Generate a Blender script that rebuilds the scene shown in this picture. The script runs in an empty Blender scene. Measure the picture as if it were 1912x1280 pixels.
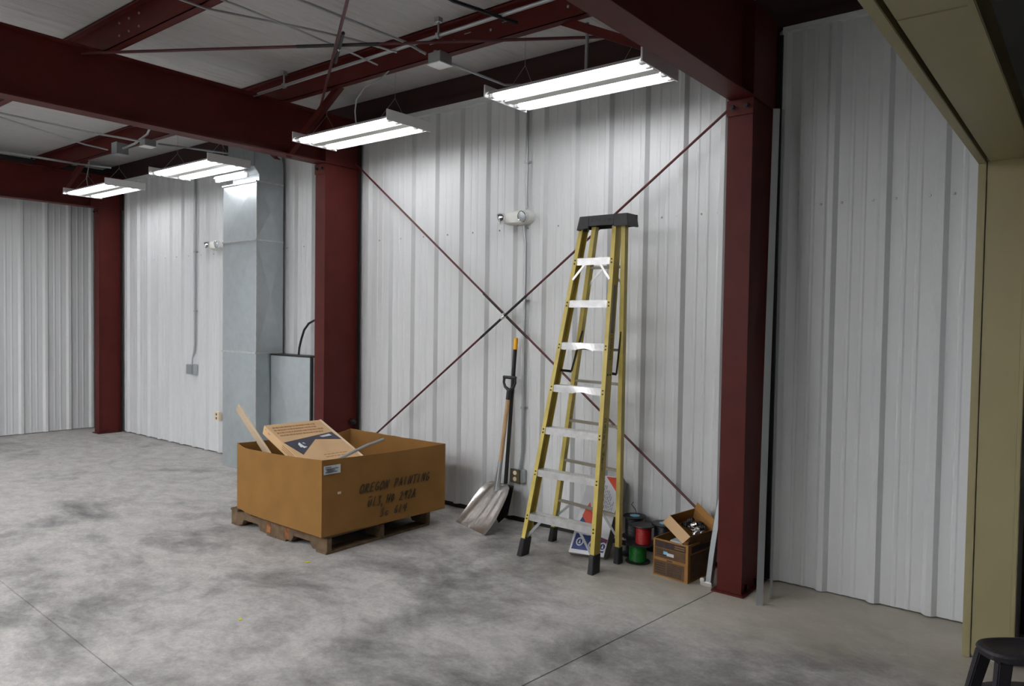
import bpy, bmesh, math, random
from mathutils import Vector, Matrix
random.seed(7)
PI = math.pi
SC = bpy.context.scene
COL = SC.collection

# ---------------------------------------------------------------- camera
cd = bpy.data.cameras.new('camera')
cam = bpy.data.objects.new('camera', cd); COL.objects.link(cam)
cd.sensor_fit = 'HORIZONTAL'; cd.sensor_width = 36.0
cd.lens = 1384.46 / 1912 * 36.0
cd.clip_start = 0.05; cd.clip_end = 60
yaw, pitch, roll = math.radians(38.4267), math.radians(1.7851), math.radians(0.8613)
fw = Vector((-math.sin(yaw)*math.cos(pitch), math.cos(yaw)*math.cos(pitch), -math.sin(pitch)))
rt = Vector((math.cos(yaw), math.sin(yaw), 0)); up = rt.cross(fw)
r2 = rt*math.cos(roll) + up*math.sin(roll); u2 = -rt*math.sin(roll) + up*math.cos(roll)
cam.matrix_world = Matrix(((r2.x, u2.x, -fw.x, 0), (r2.y, u2.y, -fw.y, 0), (r2.z, u2.z, -fw.z, 1.7), (0, 0, 0, 1)))
SC.camera = cam

# ---------------------------------------------------------------- world and exposure
w = bpy.data.worlds.new('world'); SC.world = w; w.use_nodes = True
w.node_tree.nodes['Background'].inputs[0].default_value = (0.5, 0.6, 0.7, 1)
w.node_tree.nodes['Background'].inputs[1].default_value = 0.02
TUBE_STRENGTH = 6.0
FILL_STRENGTH = 15.0      # unseen fixtures added as fill, brighter than the visible ones
SC.view_settings.view_transform = 'Standard'; SC.view_settings.look = 'None'
SC.view_settings.gamma = 1.0; SC.view_settings.exposure = 1.0
SC.view_settings.use_curve_mapping = False

# ---------------------------------------------------------------- materials
def mat(name, col, rough=0.5, metal=0.0, noise=None, bump=None, spec=0.5, coat=0.0):
    """noise=(scale, amount, detail) multiplies the colour; bump=(scale, strength, stretch)"""
    m = bpy.data.materials.new(name); m.use_nodes = True
    nt = m.node_tree; N = nt.nodes; L = nt.links
    b = N['Principled BSDF']
    b.inputs['Base Color'].default_value = (*col, 1)
    b.inputs['Roughness'].default_value = rough; b.inputs['Metallic'].default_value = metal
    b.inputs['Specular IOR Level'].default_value = spec
    if coat: b.inputs['Coat Weight'].default_value = coat
    g = N.new('ShaderNodeNewGeometry')
    if noise:
        t = N.new('ShaderNodeTexNoise'); t.inputs['Scale'].default_value = noise[0]
        t.inputs['Detail'].default_value = noise[2] if len(noise) > 2 else 4
        L.new(g.outputs['Position'], t.inputs['Vector'])
        r = N.new('ShaderNodeMapRange'); r.inputs[1].default_value = 0.3; r.inputs[2].default_value = 0.7
        r.inputs[3].default_value = 1 - noise[1]; r.inputs[4].default_value = 1 + noise[1]
        L.new(t.outputs[0], r.inputs[0])
        mx = N.new('ShaderNodeVectorMath'); mx.operation = 'SCALE'
        mx.inputs[0].default_value = col
        L.new(r.outputs[0], mx.inputs['Scale']); L.new(mx.outputs[0], b.inputs['Base Color'])
    if bump:
        mp = N.new('ShaderNodeMapping'); L.new(g.outputs['Position'], mp.inputs[0])
        mp.inputs['Scale'].default_value = bump[2] if len(bump) > 2 else (1, 1, 1)
        t2 = N.new('ShaderNodeTexNoise'); t2.inputs['Scale'].default_value = bump[0]; t2.inputs['Detail'].default_value = 5
        L.new(mp.outputs[0], t2.inputs['Vector'])
        bp = N.new('ShaderNodeBump'); bp.inputs['Strength'].default_value = bump[1]; bp.inputs['Distance'].default_value = 0.01
        L.new(t2.outputs[0], bp.inputs['Height']); L.new(bp.outputs[0], b.inputs['Normal'])
    return m

def emis(name, col, s):
    m = bpy.data.materials.new(name); m.use_nodes = True
    b = m.node_tree.nodes['Principled BSDF']
    b.inputs['Base Color'].default_value = (*col, 1)
    b.inputs['Emission Color'].default_value = (*col, 1); b.inputs['Emission Strength'].default_value = s
    return m

M = {}
M['wall'] = mat('painted_wall_steel', (0.66, 0.675, 0.68), 0.40, noise=(1.3, 0.015), bump=(1.2, 0.02, (1, 1, 0.4)), spec=0.4)
M['shell'] = mat('wall_backing', (0.06, 0.06, 0.06), 0.9)
M['plainwall'] = mat('plain_wall', (0.62, 0.63, 0.63), 0.7)
M['vinyl'] = mat('ceiling_vinyl', (0.54, 0.53, 0.52), 0.6, noise=(0.8, 0.06), bump=(5.0, 1.0, (2.2, 0.2, 1)))
M['red'] = mat('red_oxide_steel', (0.090, 0.0135, 0.0105), 0.52, noise=(6, 0.10, 6), spec=0.22)
M['rod'] = mat('red_rod', (0.09, 0.013, 0.016), 0.45)
M['black'] = mat('black_plastic', (0.018, 0.018, 0.02), 0.45)
M['blackmetal'] = mat('black_metal', (0.012, 0.012, 0.012), 0.4)
M['darkgap'] = mat('dark_base_angle', (0.018, 0.017, 0.016), 0.6)
M['galv'] = mat('galvanised_sheet', (0.50, 0.55, 0.57), 0.36, metal=0.7, noise=(14, 0.045, 2))
M['galvd'] = mat('galvanised_conduit', (0.42, 0.44, 0.45), 0.38, metal=0.7)
M['studmetal'] = mat('zinc_stud', (0.36, 0.38, 0.38), 0.4, metal=0.3)
[n for n in M['vinyl'].node_tree.nodes if n.type == 'BUMP'][0].inputs['Distance'].default_value = 0.05
M['bar'] = mat('dirty_bar_metal', (0.30, 0.27, 0.22), 0.5, metal=0.4)
M['alu'] = mat('aluminium', (0.64, 0.64, 0.64), 0.34, metal=0.85, noise=(20, 0.12))
M['aludirty'] = mat('scuffed_aluminium', (0.70, 0.68, 0.65), 0.28, metal=0.9, noise=(25, 0.15), bump=(16, 0.12))
M['white'] = mat('white_enamel', (0.80, 0.80, 0.80), 0.35)
M['whitep'] = mat('white_plastic', (0.72, 0.72, 0.68), 0.4)
M['chrome'] = mat('chrome', (0.8, 0.8, 0.82), 0.12, metal=1.0)
M['yellow'] = mat('yellow_fibreglass', (0.60, 0.48, 0.115), 0.42, noise=(9, 0.14, 6))
M['yellowd'] = mat('stained_yellow_fibreglass', (0.50, 0.34, 0.06), 0.5, noise=(12, 0.3, 6))
M['card'] = mat('cardboard', (0.265, 0.135, 0.040), 0.85, noise=(4, 0.10, 6), bump=(60, 0.05, (1, 1, 0.1)), spec=0.15)
M['cardin'] = mat('cardboard_inside', (0.40, 0.23, 0.10), 0.9, noise=(5, 0.1), spec=0.15)
M['carton'] = mat('pale_carton', (0.60, 0.40, 0.22), 0.8, noise=(6, 0.07), spec=0.2)
M['cartonedge'] = mat('pale_carton_edge', (0.70, 0.54, 0.38), 0.85)
M['ink'] = mat('marker_ink', (0.012, 0.010, 0.010), 0.6)
M['orangeink'] = mat('brown_print', (0.33, 0.17, 0.07), 0.8)
M['navy'] = mat('navy_print', (0.045, 0.045, 0.07), 0.6)
M['blue'] = mat('blue_print', (0.01, 0.03, 0.16), 0.5)
M['orange'] = mat('orange_print', (0.60, 0.06, 0.02), 0.5)
M['plum'] = mat('plum_print', (0.18, 0.02, 0.08), 0.5)
M['boxwhite'] = mat('white_carton', (0.62, 0.63, 0.66), 0.6)
M['boxgrey'] = mat('grey_carton_side', (0.30, 0.30, 0.28), 0.7)
M['textgrey'] = mat('grey_print', (0.10, 0.11, 0.18), 0.7)
M['paper'] = mat('paper_label', (0.62, 0.66, 0.68), 0.6)
M['pallet'] = mat('weathered_pallet_wood', (0.125, 0.080, 0.042), 0.85, noise=(14, 0.35, 8), bump=(30, 0.3))
M['palletrust'] = mat('orange_stained_wood', (0.30, 0.11, 0.03), 0.85, noise=(18, 0.5))
M['wood'] = mat('ash_wood', (0.50, 0.32, 0.16), 0.55, noise=(12, 0.15))
M['board'] = mat('pine_board', (0.50, 0.38, 0.26), 0.7, noise=(9, 0.08))
M['boardedge'] = mat('pine_board_edge', (0.66, 0.52, 0.36), 0.7)
M['tip'] = mat('yellow_tip', (0.85, 0.42, 0.01), 0.4)
M['beige'] = mat('beige_trim_metal', (0.37, 0.325, 0.17), 0.5, noise=(2, 0.04))
M['beiged'] = mat('beige_trim_shade', (0.22, 0.185, 0.11), 0.5)
M['redwire'] = mat('red_wire', (0.38, 0.012, 0.012), 0.4)
M['greenwire'] = mat('green_wire', (0.008, 0.16, 0.02), 0.4)
M['blackwire'] = mat('black_wire', (0.008, 0.008, 0.014), 0.35)
M['cyan'] = mat('cyan_label', (0.20, 0.55, 0.75), 0.5)
M['boxbrown'] = mat('brown_printed_carton', (0.32, 0.165, 0.05), 0.8, noise=(8, 0.1), spec=0.2)
M['boxdark'] = mat('dark_brown_print', (0.040, 0.022, 0.018), 0.7, noise=(30, 0.3))
M['boxmid'] = mat('mid_brown_print', (0.105, 0.056, 0.022), 0.75, noise=(20, 0.25))
M['brass'] = mat('brown_bakelite', (0.10, 0.075, 0.04), 0.5)
M['ivory'] = mat('ivory_socket', (0.72, 0.62, 0.45), 0.45)
M['stool'] = mat('charcoal_plastic', (0.028, 0.026, 0.032), 0.5, bump=(90, 0.3))
M['scrap'] = mat('yellow_scrap', (0.6, 0.55, 0.04), 0.6)
M['lamp'] = emis('lit_fluorescent_tube', (0.985, 0.985, 1.0), TUBE_STRENGTH)
M['fill_lamp'] = emis('added_fill_tube', (0.985, 0.985, 1.0), FILL_STRENGTH)
M['pantry'] = mat('dark_rust', (0.035, 0.012, 0.01), 0.8)

def concrete():
    m = bpy.data.materials.new('dusty_concrete'); m.use_nodes = True
    nt = m.node_tree; N = nt.nodes; L = nt.links; b = N['Principled BSDF']
    g = N.new('ShaderNodeNewGeometry')
    def noise(scale, detail, dist=0.0, rough=0.6, stretch=(1, 1, 1), rot=0.0):
        mp = N.new('ShaderNodeMapping'); mp.inputs['Scale'].default_value = stretch; mp.inputs['Rotation'].default_value = (0, 0, rot)
        L.new(g.outputs['Position'], mp.inputs[0])
        t = N.new('ShaderNodeTexNoise'); t.inputs['Scale'].default_value = scale; t.inputs['Detail'].default_value = detail
        t.inputs['Distortion'].default_value = dist; t.inputs['Roughness'].default_value = rough
        L.new(mp.outputs[0], t.inputs['Vector']); return t.outputs[0]
    def ramp(src, a, bb, c0, c1):
        r = N.new('ShaderNodeValToRGB'); L.new(src, r.inputs[0])
        r.color_ramp.elements[0].position = a; r.color_ramp.elements[1].position = bb
        r.color_ramp.elements[0].color = (*c0, 1); r.color_ramp.elements[1].color = (*c1, 1); return r.outputs[0]
    def mix(kind, f, a, c):
        x = N.new('ShaderNodeMix'); x.data_type = 'RGBA'; x.blend_type = kind
        if isinstance(f, float): x.inputs[0].default_value = f
        else: L.new(f, x.inputs[0])
        L.new(a, x.inputs[6]); L.new(c, x.inputs[7]); return x.outputs[2]
    big = noise(1.05, 9, 0.25, 0.66, (1.0, 1.25, 1), 0.5)
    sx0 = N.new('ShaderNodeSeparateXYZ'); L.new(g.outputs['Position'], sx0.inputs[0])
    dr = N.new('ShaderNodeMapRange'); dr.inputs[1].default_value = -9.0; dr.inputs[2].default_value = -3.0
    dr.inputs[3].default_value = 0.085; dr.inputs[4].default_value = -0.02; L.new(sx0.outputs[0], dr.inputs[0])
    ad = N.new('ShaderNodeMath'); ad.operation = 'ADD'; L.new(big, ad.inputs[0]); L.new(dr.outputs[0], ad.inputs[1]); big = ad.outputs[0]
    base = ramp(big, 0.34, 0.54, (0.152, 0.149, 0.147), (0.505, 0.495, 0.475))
    mid = ramp(noise(4.5, 8, 0.4, 0.75, (1, 1.5, 1), 0.9), 0.30, 0.62, (0.50, 0.495, 0.49), (1.0, 1.0, 1.0))
    c = mix('MULTIPLY', 0.75, base, mid)
    fine = ramp(noise(38, 4, 0, 0.8), 0.32, 0.62, (0.80, 0.80, 0.80), (1.12, 1.12, 1.12))
    c = mix('MULTIPLY', 0.75, c, fine)
    sp = ramp(noise(150, 2, 0, 0.6), 0.62, 0.72, (0, 0, 0), (1, 1, 1))
    wh = N.new('ShaderNodeRGB'); wh.outputs[0].default_value = (0.55, 0.55, 0.53, 1)
    s2 = N.new('ShaderNodeMath'); s2.operation = 'MULTIPLY'; s2.inputs[1].default_value = 0.35; L.new(sp, s2.inputs[0])
    c = mix('MIX', s2.outputs[0], c, wh.outputs[0])
    # pale strip with a yellowish tinge along the wall on the right
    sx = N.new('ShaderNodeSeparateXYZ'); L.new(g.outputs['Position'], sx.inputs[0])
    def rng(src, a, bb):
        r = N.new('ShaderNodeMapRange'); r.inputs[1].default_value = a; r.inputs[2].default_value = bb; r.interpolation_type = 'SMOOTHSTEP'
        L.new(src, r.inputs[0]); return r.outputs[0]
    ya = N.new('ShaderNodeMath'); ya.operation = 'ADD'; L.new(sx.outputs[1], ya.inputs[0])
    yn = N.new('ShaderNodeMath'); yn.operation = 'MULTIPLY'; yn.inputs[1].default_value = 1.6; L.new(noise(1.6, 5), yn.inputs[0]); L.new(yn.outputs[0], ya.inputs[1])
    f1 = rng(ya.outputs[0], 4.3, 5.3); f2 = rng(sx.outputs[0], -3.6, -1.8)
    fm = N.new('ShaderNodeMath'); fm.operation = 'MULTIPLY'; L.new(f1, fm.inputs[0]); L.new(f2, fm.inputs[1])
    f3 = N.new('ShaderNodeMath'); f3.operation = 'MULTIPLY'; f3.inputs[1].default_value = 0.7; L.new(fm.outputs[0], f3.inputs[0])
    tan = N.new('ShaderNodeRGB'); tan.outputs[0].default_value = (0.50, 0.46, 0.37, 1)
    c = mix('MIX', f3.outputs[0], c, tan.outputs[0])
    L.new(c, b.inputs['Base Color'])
    rr = N.new('ShaderNodeMapRange'); rr.inputs[3].default_value = 0.52; rr.inputs[4].default_value = 0.8
    L.new(big, rr.inputs[0]); L.new(rr.outputs[0], b.inputs['Roughness'])
    bp = N.new('ShaderNodeBump'); bp.inputs['Strength'].default_value = 0.25; bp.inputs['Distance'].default_value = 0.004
    L.new(noise(60, 5, 0, 0.7), bp.inputs['Height']); L.new(bp.outputs[0], b.inputs['Normal'])
    return m
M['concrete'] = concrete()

# ---------------------------------------------------------------- helpers
def V(*a): return Vector(a[0] if len(a) == 1 else a)

def off(parent):
    o = Vector((0, 0, 0))
    while parent is not None:
        o += parent.location; parent = parent.parent
    return o

class MB:
    def __init__(s): s.v = []; s.f = []
    def add(s, vs, fs):
        n = len(s.v); s.v += [Vector(p) for p in vs]; s.f += [tuple(i+n for i in f) for f in fs]; return s
    def box(s, a, b):
        x0, y0, z0 = a; x1, y1, z1 = b
        x0, x1 = sorted((x0, x1)); y0, y1 = sorted((y0, y1)); z0, z1 = sorted((z0, z1))
        return s.add([(x0,y0,z0),(x1,y0,z0),(x1,y1,z0),(x0,y1,z0),(x0,y0,z1),(x1,y0,z1),(x1,y1,z1),(x0,y1,z1)],
                     [(0,3,2,1),(4,5,6,7),(0,1,5,4),(1,2,6,5),(2,3,7,6),(3,0,4,7)])
    def hexa(s, bot, top):
        """bot, top: four points each, same order (counter-clockwise from above)"""
        return s.add(list(bot)+list(top), [(0,3,2,1),(4,5,6,7),(0,1,5,4),(1,2,6,5),(2,3,7,6),(3,0,4,7)])
    def obox(s, o, a, b, c):
        o, a, b, c = V(o), V(a), V(b), V(c)
        if a.cross(b).dot(c) < 0: a, b = b, a
        return s.hexa([o, o+a, o+a+b, o+b], [o+c, o+a+c, o+a+b+c, o+b+c])
    def bar(s, p, q, wd, th, upv=(0, 0, 1)):
        p, q = V(p), V(q); d = (q-p).normalized(); u = V(upv)
        a = d.cross(u)
        if a.length < 1e-4: a = d.cross(V(1, 0, 0))
        a.normalize(); n = a.cross(d).normalized()
        return s.obox(p - a*wd/2 - n*th/2, a*wd, n*th, q-p)
    def tube(s, pts, r, seg=8, cap=True):
        pts = [V(p) for p in pts]; n = len(pts)
        rs = r if isinstance(r, (list, tuple)) else [r]*n
        ref = None; vs = []
        for i, p in enumerate(pts):
            d = (pts[min(i+1, n-1)] - pts[max(i-1, 0)]).normalized()
            if ref is None:
                ref = d.cross(V(0, 0, 1))
                if ref.length < 1e-3: ref = d.cross(V(1, 0, 0))
            a = (ref - d*ref.dot(d)).normalized(); ref = a; b = d.cross(a)
            for k in range(seg):
                t = 2*PI*k/seg; vs.append(p + (a*math.cos(t) + b*math.sin(t))*rs[i])
        fs = [(i*seg+k, i*seg+(k+1) % seg, (i+1)*seg+(k+1) % seg, (i+1)*seg+k) for i in range(n-1) for k in range(seg)]
        if cap: fs += [tuple(range(seg))[::-1], tuple(range((n-1)*seg, n*seg))]
        return s.add(vs, fs)
    def lathe(s, c, prof, seg=24, axis=(0, 0, 1)):
        ax = V(axis).normalized(); c = V(c)
        a = ax.cross(V(0, 0, 1))
        if a.length < 1e-3: a = V(1, 0, 0)
        a.normalize(); b = ax.cross(a); vs = []
        for (r, h) in prof:
            for k in range(seg):
                t = 2*PI*k/seg; vs.append(c + ax*h + (a*math.cos(t) + b*math.sin(t))*max(r, 1e-4))
        n = len(prof)
        fs = [(i*seg+k, i*seg+(k+1) % seg, (i+1)*seg+(k+1) % seg, (i+1)*seg+k) for i in range(n-1) for k in range(seg)]
        fs += [tuple(range(seg))[::-1], tuple(range((n-1)*seg, n*seg))]
        return s.add(vs, fs)
    def prism(s, poly, d):
        """poly: 3-D points of a planar polygon; d: extrusion vector"""
        n = len(poly); d = V(d); poly = [V(p) for p in poly]
        return s.add(poly + [p+d for p in poly], [tuple(range(n))[::-1], tuple(range(n, 2*n))] + [(i, (i+1) % n, (i+1) % n+n, i+n) for i in range(n)])
    def build(s, name, m, parent=None, label=None, cat=None, group=None, kind=None, bevel=0.0, smooth=False, origin=None):
        o0 = off(parent) if parent else V(0, 0, 0)
        if origin is not None: o0 = V(origin)
        elif parent is None and s.v:
            xs = [p.x for p in s.v]; ys = [p.y for p in s.v]; zs = [p.z for p in s.v]
            o0 = V((min(xs)+max(xs))/2, (min(ys)+max(ys))/2, min(zs))
        me = bpy.data.meshes.new(name)
        me.from_pydata([tuple(p-o0) for p in s.v], [], s.f)
        bm = bmesh.new(); bm.from_mesh(me)
        bmesh.ops.recalc_face_normals(bm, faces=bm.faces[:])
        if bevel > 0:
            ed = [e for e in bm.edges if len(e.link_faces) == 2 and e.calc_face_angle(0) > 0.5]
            bmesh.ops.bevel(bm, geom=ed, offset=bevel, segments=2, affect='EDGES', clamp_overlap=True)
        bm.to_mesh(me); bm.free()
        if smooth:
            me.polygons.foreach_set('use_smooth', [True]*len(me.polygons))
            me.set_sharp_from_angle(angle=math.radians(40))
        mats = m if isinstance(m, (list, tuple)) else [m]
        for q in mats: me.materials.append(M[q] if isinstance(q, str) else q)
        o = bpy.data.objects.new(name, me); COL.objects.link(o)
        if parent: o.parent = parent
        else: o.location = o0
        tag(o, label, cat, group, kind); return o

def tag(o, label=None, cat=None, group=None, kind=None):
    if label: o['label'] = label
    if cat: o['category'] = cat
    if group: o['group'] = group
    if kind: o['kind'] = kind

def thing(name, label, cat, loc, group=None, kind=None):
    o = bpy.data.objects.new(name, None); COL.objects.link(o); o.location = loc; o.empty_display_size = 0.1
    tag(o, label, cat, group, kind); return o

def dup(root, loc, label):
    """copy a thing with its parts and sub-parts"""
    r = root.copy(); COL.objects.link(r); r.location = loc; r['label'] = label
    for ch in list(root.children):
        c = ch.copy(); COL.objects.link(c); c.parent = r
        for g in ch.children:
            d = g.copy(); COL.objects.link(d); d.parent = c
    return r

def part(name, m, parent, fn, **k):
    b = MB(); fn(b); return b.build(name, m, parent, **k)

def box(name, a, b, m, parent=None, **k):
    return MB().box(a, b).build(name, m, parent, **k)

def text_mesh(body, size, origin, ux, uy, nz, name, m, parent, depth=0.001, align='LEFT'):
    """flat printed lettering laid on a surface; ux along the line, uy up the letters, nz out of the surface"""
    cu = bpy.data.curves.new(name, 'FONT'); cu.body = body; cu.size = size; cu.align_x = align; cu.resolution_u = 2
    to = bpy.data.objects.new(name, cu); COL.objects.link(to)
    dg = bpy.context.evaluated_depsgraph_get(); me = bpy.data.meshes.new_from_object(to.evaluated_get(dg))
    COL.objects.unlink(to); bpy.data.objects.remove(to)
    ux, uy, nz = V(ux).normalized(), V(uy).normalized(), V(nz).normalized()
    o0 = off(parent); org = V(origin)
    for v in me.vertices:
        v.co = org + ux*v.co.x + uy*v.co.y + nz*depth - o0
    me.materials.clear(); me.materials.append(M[m])
    o = bpy.data.objects.new(name, me); COL.objects.link(o); o.parent = parent; return o

# ---------------------------------------------------------------- the setting: floor
YW = 4.907            # plane of the ribbed back wall
ZT = 3.60             # top of the wall panels
ZC = 3.85             # ceiling
floor = box('floor', (-11.9, -6.6, -0.30), (4.6, 5.2, -0.06), 'darkgap', kind='structure', origin=(0, 0, 0))
def jy(y): return -2.056 + (y - 2.706) * (0.194 / 1.833)      # joint running to the near column
def jx(x): return 1.641 + (x + 5.42) * (-0.083 / 2.005)       # joint running along the room
g = 0.0022
xs_l, xs_r = -11.9, 4.6
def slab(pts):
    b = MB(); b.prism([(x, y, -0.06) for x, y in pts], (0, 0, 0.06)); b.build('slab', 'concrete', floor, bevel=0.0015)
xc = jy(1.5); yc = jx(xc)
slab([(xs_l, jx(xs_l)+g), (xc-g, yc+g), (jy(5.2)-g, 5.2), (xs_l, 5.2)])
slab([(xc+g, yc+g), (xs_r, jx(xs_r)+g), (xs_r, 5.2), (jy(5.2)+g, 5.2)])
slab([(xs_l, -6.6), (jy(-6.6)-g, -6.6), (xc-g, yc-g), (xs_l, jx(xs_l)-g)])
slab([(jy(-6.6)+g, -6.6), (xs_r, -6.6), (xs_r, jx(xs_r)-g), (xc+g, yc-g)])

# ---------------------------------------------------------------- walls
def rib_profile(a, b, ribs, h=0.030):
    """points (s, height) of a trapezoid-ribbed sheet between a and b"""
    pts = [(a, 0.0)]
    ev = []
    for r in ribs:
        ev.append((r, 0.040, 0.016, h))
        for d in (-0.115, 0.115): ev.append((r+d, 0.016, 0.007, 0.0035))
    ev.sort()
    for c, hb, ht, hh in ev:
        if c-hb > a+0.001 and c+hb < b-0.001:
            pts += [(c-hb, 0), (c-ht, hh), (c+ht, hh), (c+hb, 0)]
    pts.append((b, 0.0)); return pts

def ribbed(name, a, b, ribs, z0, z1, axis, plane, sign, parent, share=None, shift=0.0):
    b_ = MB(); pr = rib_profile(a, b, ribs); n = len(pr); vs = []
    for z in (z0, z1):
        for s_, h_ in pr:
            vs.append((s_, plane + sign*h_, z) if axis == 'x' else (plane + sign*h_, s_, z))
    b_.add(vs, [(i, i+1, n+i+1, n+i) for i in range(n-1)])
    return b_.build(name, 'wall', parent)

wall_back = box('wall_back', (-11.95, 4.96, -0.05), (4.6, 5.10, ZC+0.1), 'shell', kind='structure')
def back_panel(a, b, phase, z0):
    k0 = math.ceil((a-phase)/0.305); ribs = []
    while phase + k0*0.305 < b: ribs.append(phase+k0*0.305); k0 += 1
    return ribbed('panel', a, b, ribs, z0, ZT, 'x', YW, -1, wall_back)
x = -3.1275
first = {}
while x > -11.7:
    z0 = 0.045 if x > -5.9 else 0.012
    a = max(x, -11.75)
    key = z0
    if a == x and key in first:
        o = first[key][0].copy(); COL.objects.link(o); o.location.x += x - first[key][1]
    else:
        o = back_panel(a, x+0.915, -2.365, z0)
        if a == x: first[key] = (o, x)
    x -= 0.915
back_panel(-2.2125, -1.76, -2.365, 0.045)
back_panel(-1.76, -1.5025, -1.045, 0.008)
back_panel(-1.5025, -0.5875, -0.74, 0.008)
back_panel(-0.5875, -0.45, -0.74, 0.008)
# fasteners of the panels, in rows
b = MB()
def screw_x(xx, z): b.lathe((xx, YW, z), [(0.008, 0.0), (0.008, 0.003), (0.005, 0.007)], 6, (0, -1, 0))
k = -11.0
while k < -1.9:
    for dx in (-0.062, 0.062): screw_x(k+dx, 2.46)
    k += 0.305
for k in (-1.35, -1.045, -0.74):
    for dx in (-0.062, 0.062): screw_x(k+dx, 2.46)
b.build('screw', 'galvd', wall_back, kind='stuff')
box('baseboard_back', (-11.7, 4.925, 0), (-1.76, 4.955, 0.05), 'darkgap', kind='structure')
box('trim_1', (-11.2, 4.862, ZT-0.035), (-1.9, 4.915, ZT+0.010), 'wall', kind='structure')
box('trim_2', (-1.665, 4.862, ZT-0.02), (-0.5, 4.915, ZT+0.010), 'wall', kind='structure')
# dark eave strut over the wall
def eave(b):
    b.box((-11.7, 4.90, 3.615), (-0.45, 4.955, ZC-0.003)); b.box((-11.7, 4.86, 3.615), (-0.45, 4.90, 3.622)); b.box((-11.7, 4.86, 3.622), (-0.45, 4.866, 3.66))
part('eave_strut', 'pantry', None, eave, label='dark eave strut running above the top edge of the ribbed white wall', cat='beam')

wall_left = box('wall_left', (-11.95, -6.6, -0.05), (-11.80, 4.96, ZC+0.1), 'shell', kind='structure')
y = 4.9 - 0.915
fl = None
while y > -6.6:
    if fl is None:
        fl = ribbed('panel', y, y+0.915, [y+0.1525, y+0.4575, y+0.7625], 0.008, ZT, 'y', -11.75, 1, wall_left); y0 = y
    else:
        o = fl.copy(); COL.objects.link(o); o.location.y += y - y0
    y -= 0.915
box('wall_front', (-11.95, -6.75, -0.05), (4.6, -6.6, ZC+0.1), 'plainwall', kind='structure')
# the partition with the tall opening the photograph is taken through
wall_right = box('wall_right', (-0.50, -6.6, 0), (-0.30, -1.2, ZC), 'plainwall', kind='structure')
box('header', (-0.50, -1.2, 2.60), (-0.30, 4.44, ZC), 'plainwall', wall_right)
box('pier', (-0.50, 4.452, 0.0), (-0.30, 4.955, ZC), 'plainwall', wall_right)
box('wall_beyond', (4.5, -6.6, -0.05), (4.65, 5.1, ZC+0.1), 'pantry', kind='structure')
ceiling = box('ceiling', (-11.95, -6.75, ZC), (4.65, 5.1, ZC+0.08), 'vinyl', kind='structure')

# beige trim around the opening: post face, groove, soffit panels, outer band
jamb = thing('trim_3', None, None, (-0.4, 4.44, 0), kind='structure')
box('edge_strip', (-0.512, 4.428, 0.0), (-0.476, 4.452, 2.54), 'beige', jamb, bevel=0.002)
box('jamb_panel', (-0.471, 4.430, 0.018), (-0.308, 4.452, 2.54), 'beige', jamb, bevel=0.002)
box('corner_strip', (-0.308, 4.424, 0.018), (-0.288, 4.452, 2.54), 'beige', jamb, bevel=0.003)
soff = thing('trim_4', None, None, (-0.4, 2.0, 2.53), kind='structure')
box('edge_strip', (-0.512, -1.2, 2.525), (-0.476, 4.43, 2.60), 'beige', soff, bevel=0.002)
box('soffit_panel', (-0.464, -1.2, 2.532), (-0.292, 2.250, 2.56), 'beige', soff, bevel=0.002)
box('soffit_panel', (-0.464, 2.256, 2.532), (-0.292, 4.43, 2.56), 'beige', soff, bevel=0.002)
box('outer_band', (-0.296, -1.2, 2.528), (-0.276, 4.45, 2.635), 'beige', soff, bevel=0.003)

# ---------------------------------------------------------------- steel frame
def steel_column(xl, wd, yf, label, bolts=True, washer=False, top=3.2):
    xr = xl+wd; xm = (xl+xr)/2
    r = thing('steel_column', label, 'column', (xm, yf+0.2, 0), group='red steel columns along the white wall')
    yb = 4.87
    part('front_flange', 'red', r, lambda b: b.box((xl, yf, 0.012), (xr, yf+0.012, top)), bevel=0.001)
    tw = top
    part('back_flange', 'red', r, lambda b: b.box((xl, yb-0.012, 0.012), (xr, yb, tw)))
    part('web', 'red', r, lambda b: b.box((xr-0.022, yf+0.012, 0.012), (xr-0.012, yb-0.012, tw)))
    part('base_plate', 'red', r, lambda b: b.box((xl-0.03, yf-0.02, 0), (xr+0.02, yb, 0.012)), bevel=0.001)
    pl = part('cap_plate', 'red', r, lambda b: b.box((xl-0.004, yf-0.008, top-0.10), (xr+0.004, yf, top-0.004)), bevel=0.001)
    for bx in (xl+0.035, xr-0.035):
        part('bolt', 'blackmetal', pl, lambda b: b.lathe((bx, yf-0.008, top-0.05), [(0.017, 0), (0.017, 0.006), (0.012, 0.007), (0.012, 0.02)], 6, (0, -1, 0)))
    for by in (yf+0.10, yf+0.26):
        part('anchor_bolt', 'pantry', r, lambda b: b.lathe((xr-0.004, by, 0.012), [(0.013, 0), (0.013, 0.014), (0.007, 0.015), (0.007, 0.04)], 6))
    part('edge_angle', 'blackmetal', r, lambda b: b.box((xr+0.004, 4.855, 0.02), (xr+0.038, 4.868, 3.56)))
    if washer:
        part('brace_washer', 'blackmetal', r, lambda b: b.lathe((xr+0.005, 4.80, 0.66), [(0.03, 0), (0.03, 0.03), (0.018, 0.035), (0.018, 0.055)], 12, (1, 0, 0)))
    return r
steel_column(-1.858, 0.160, 4.468, 'nearest red steel column beside the open boxes and leaning studs', top=3.079)
steel_column(-5.995, 0.150, 4.460, 'middle red steel column behind the big cardboard bin', washer=True, top=3.171)
steel_column(-11.20, 0.150, 4.565, 'farthest red steel column in the room corner', top=3.184)

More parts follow.
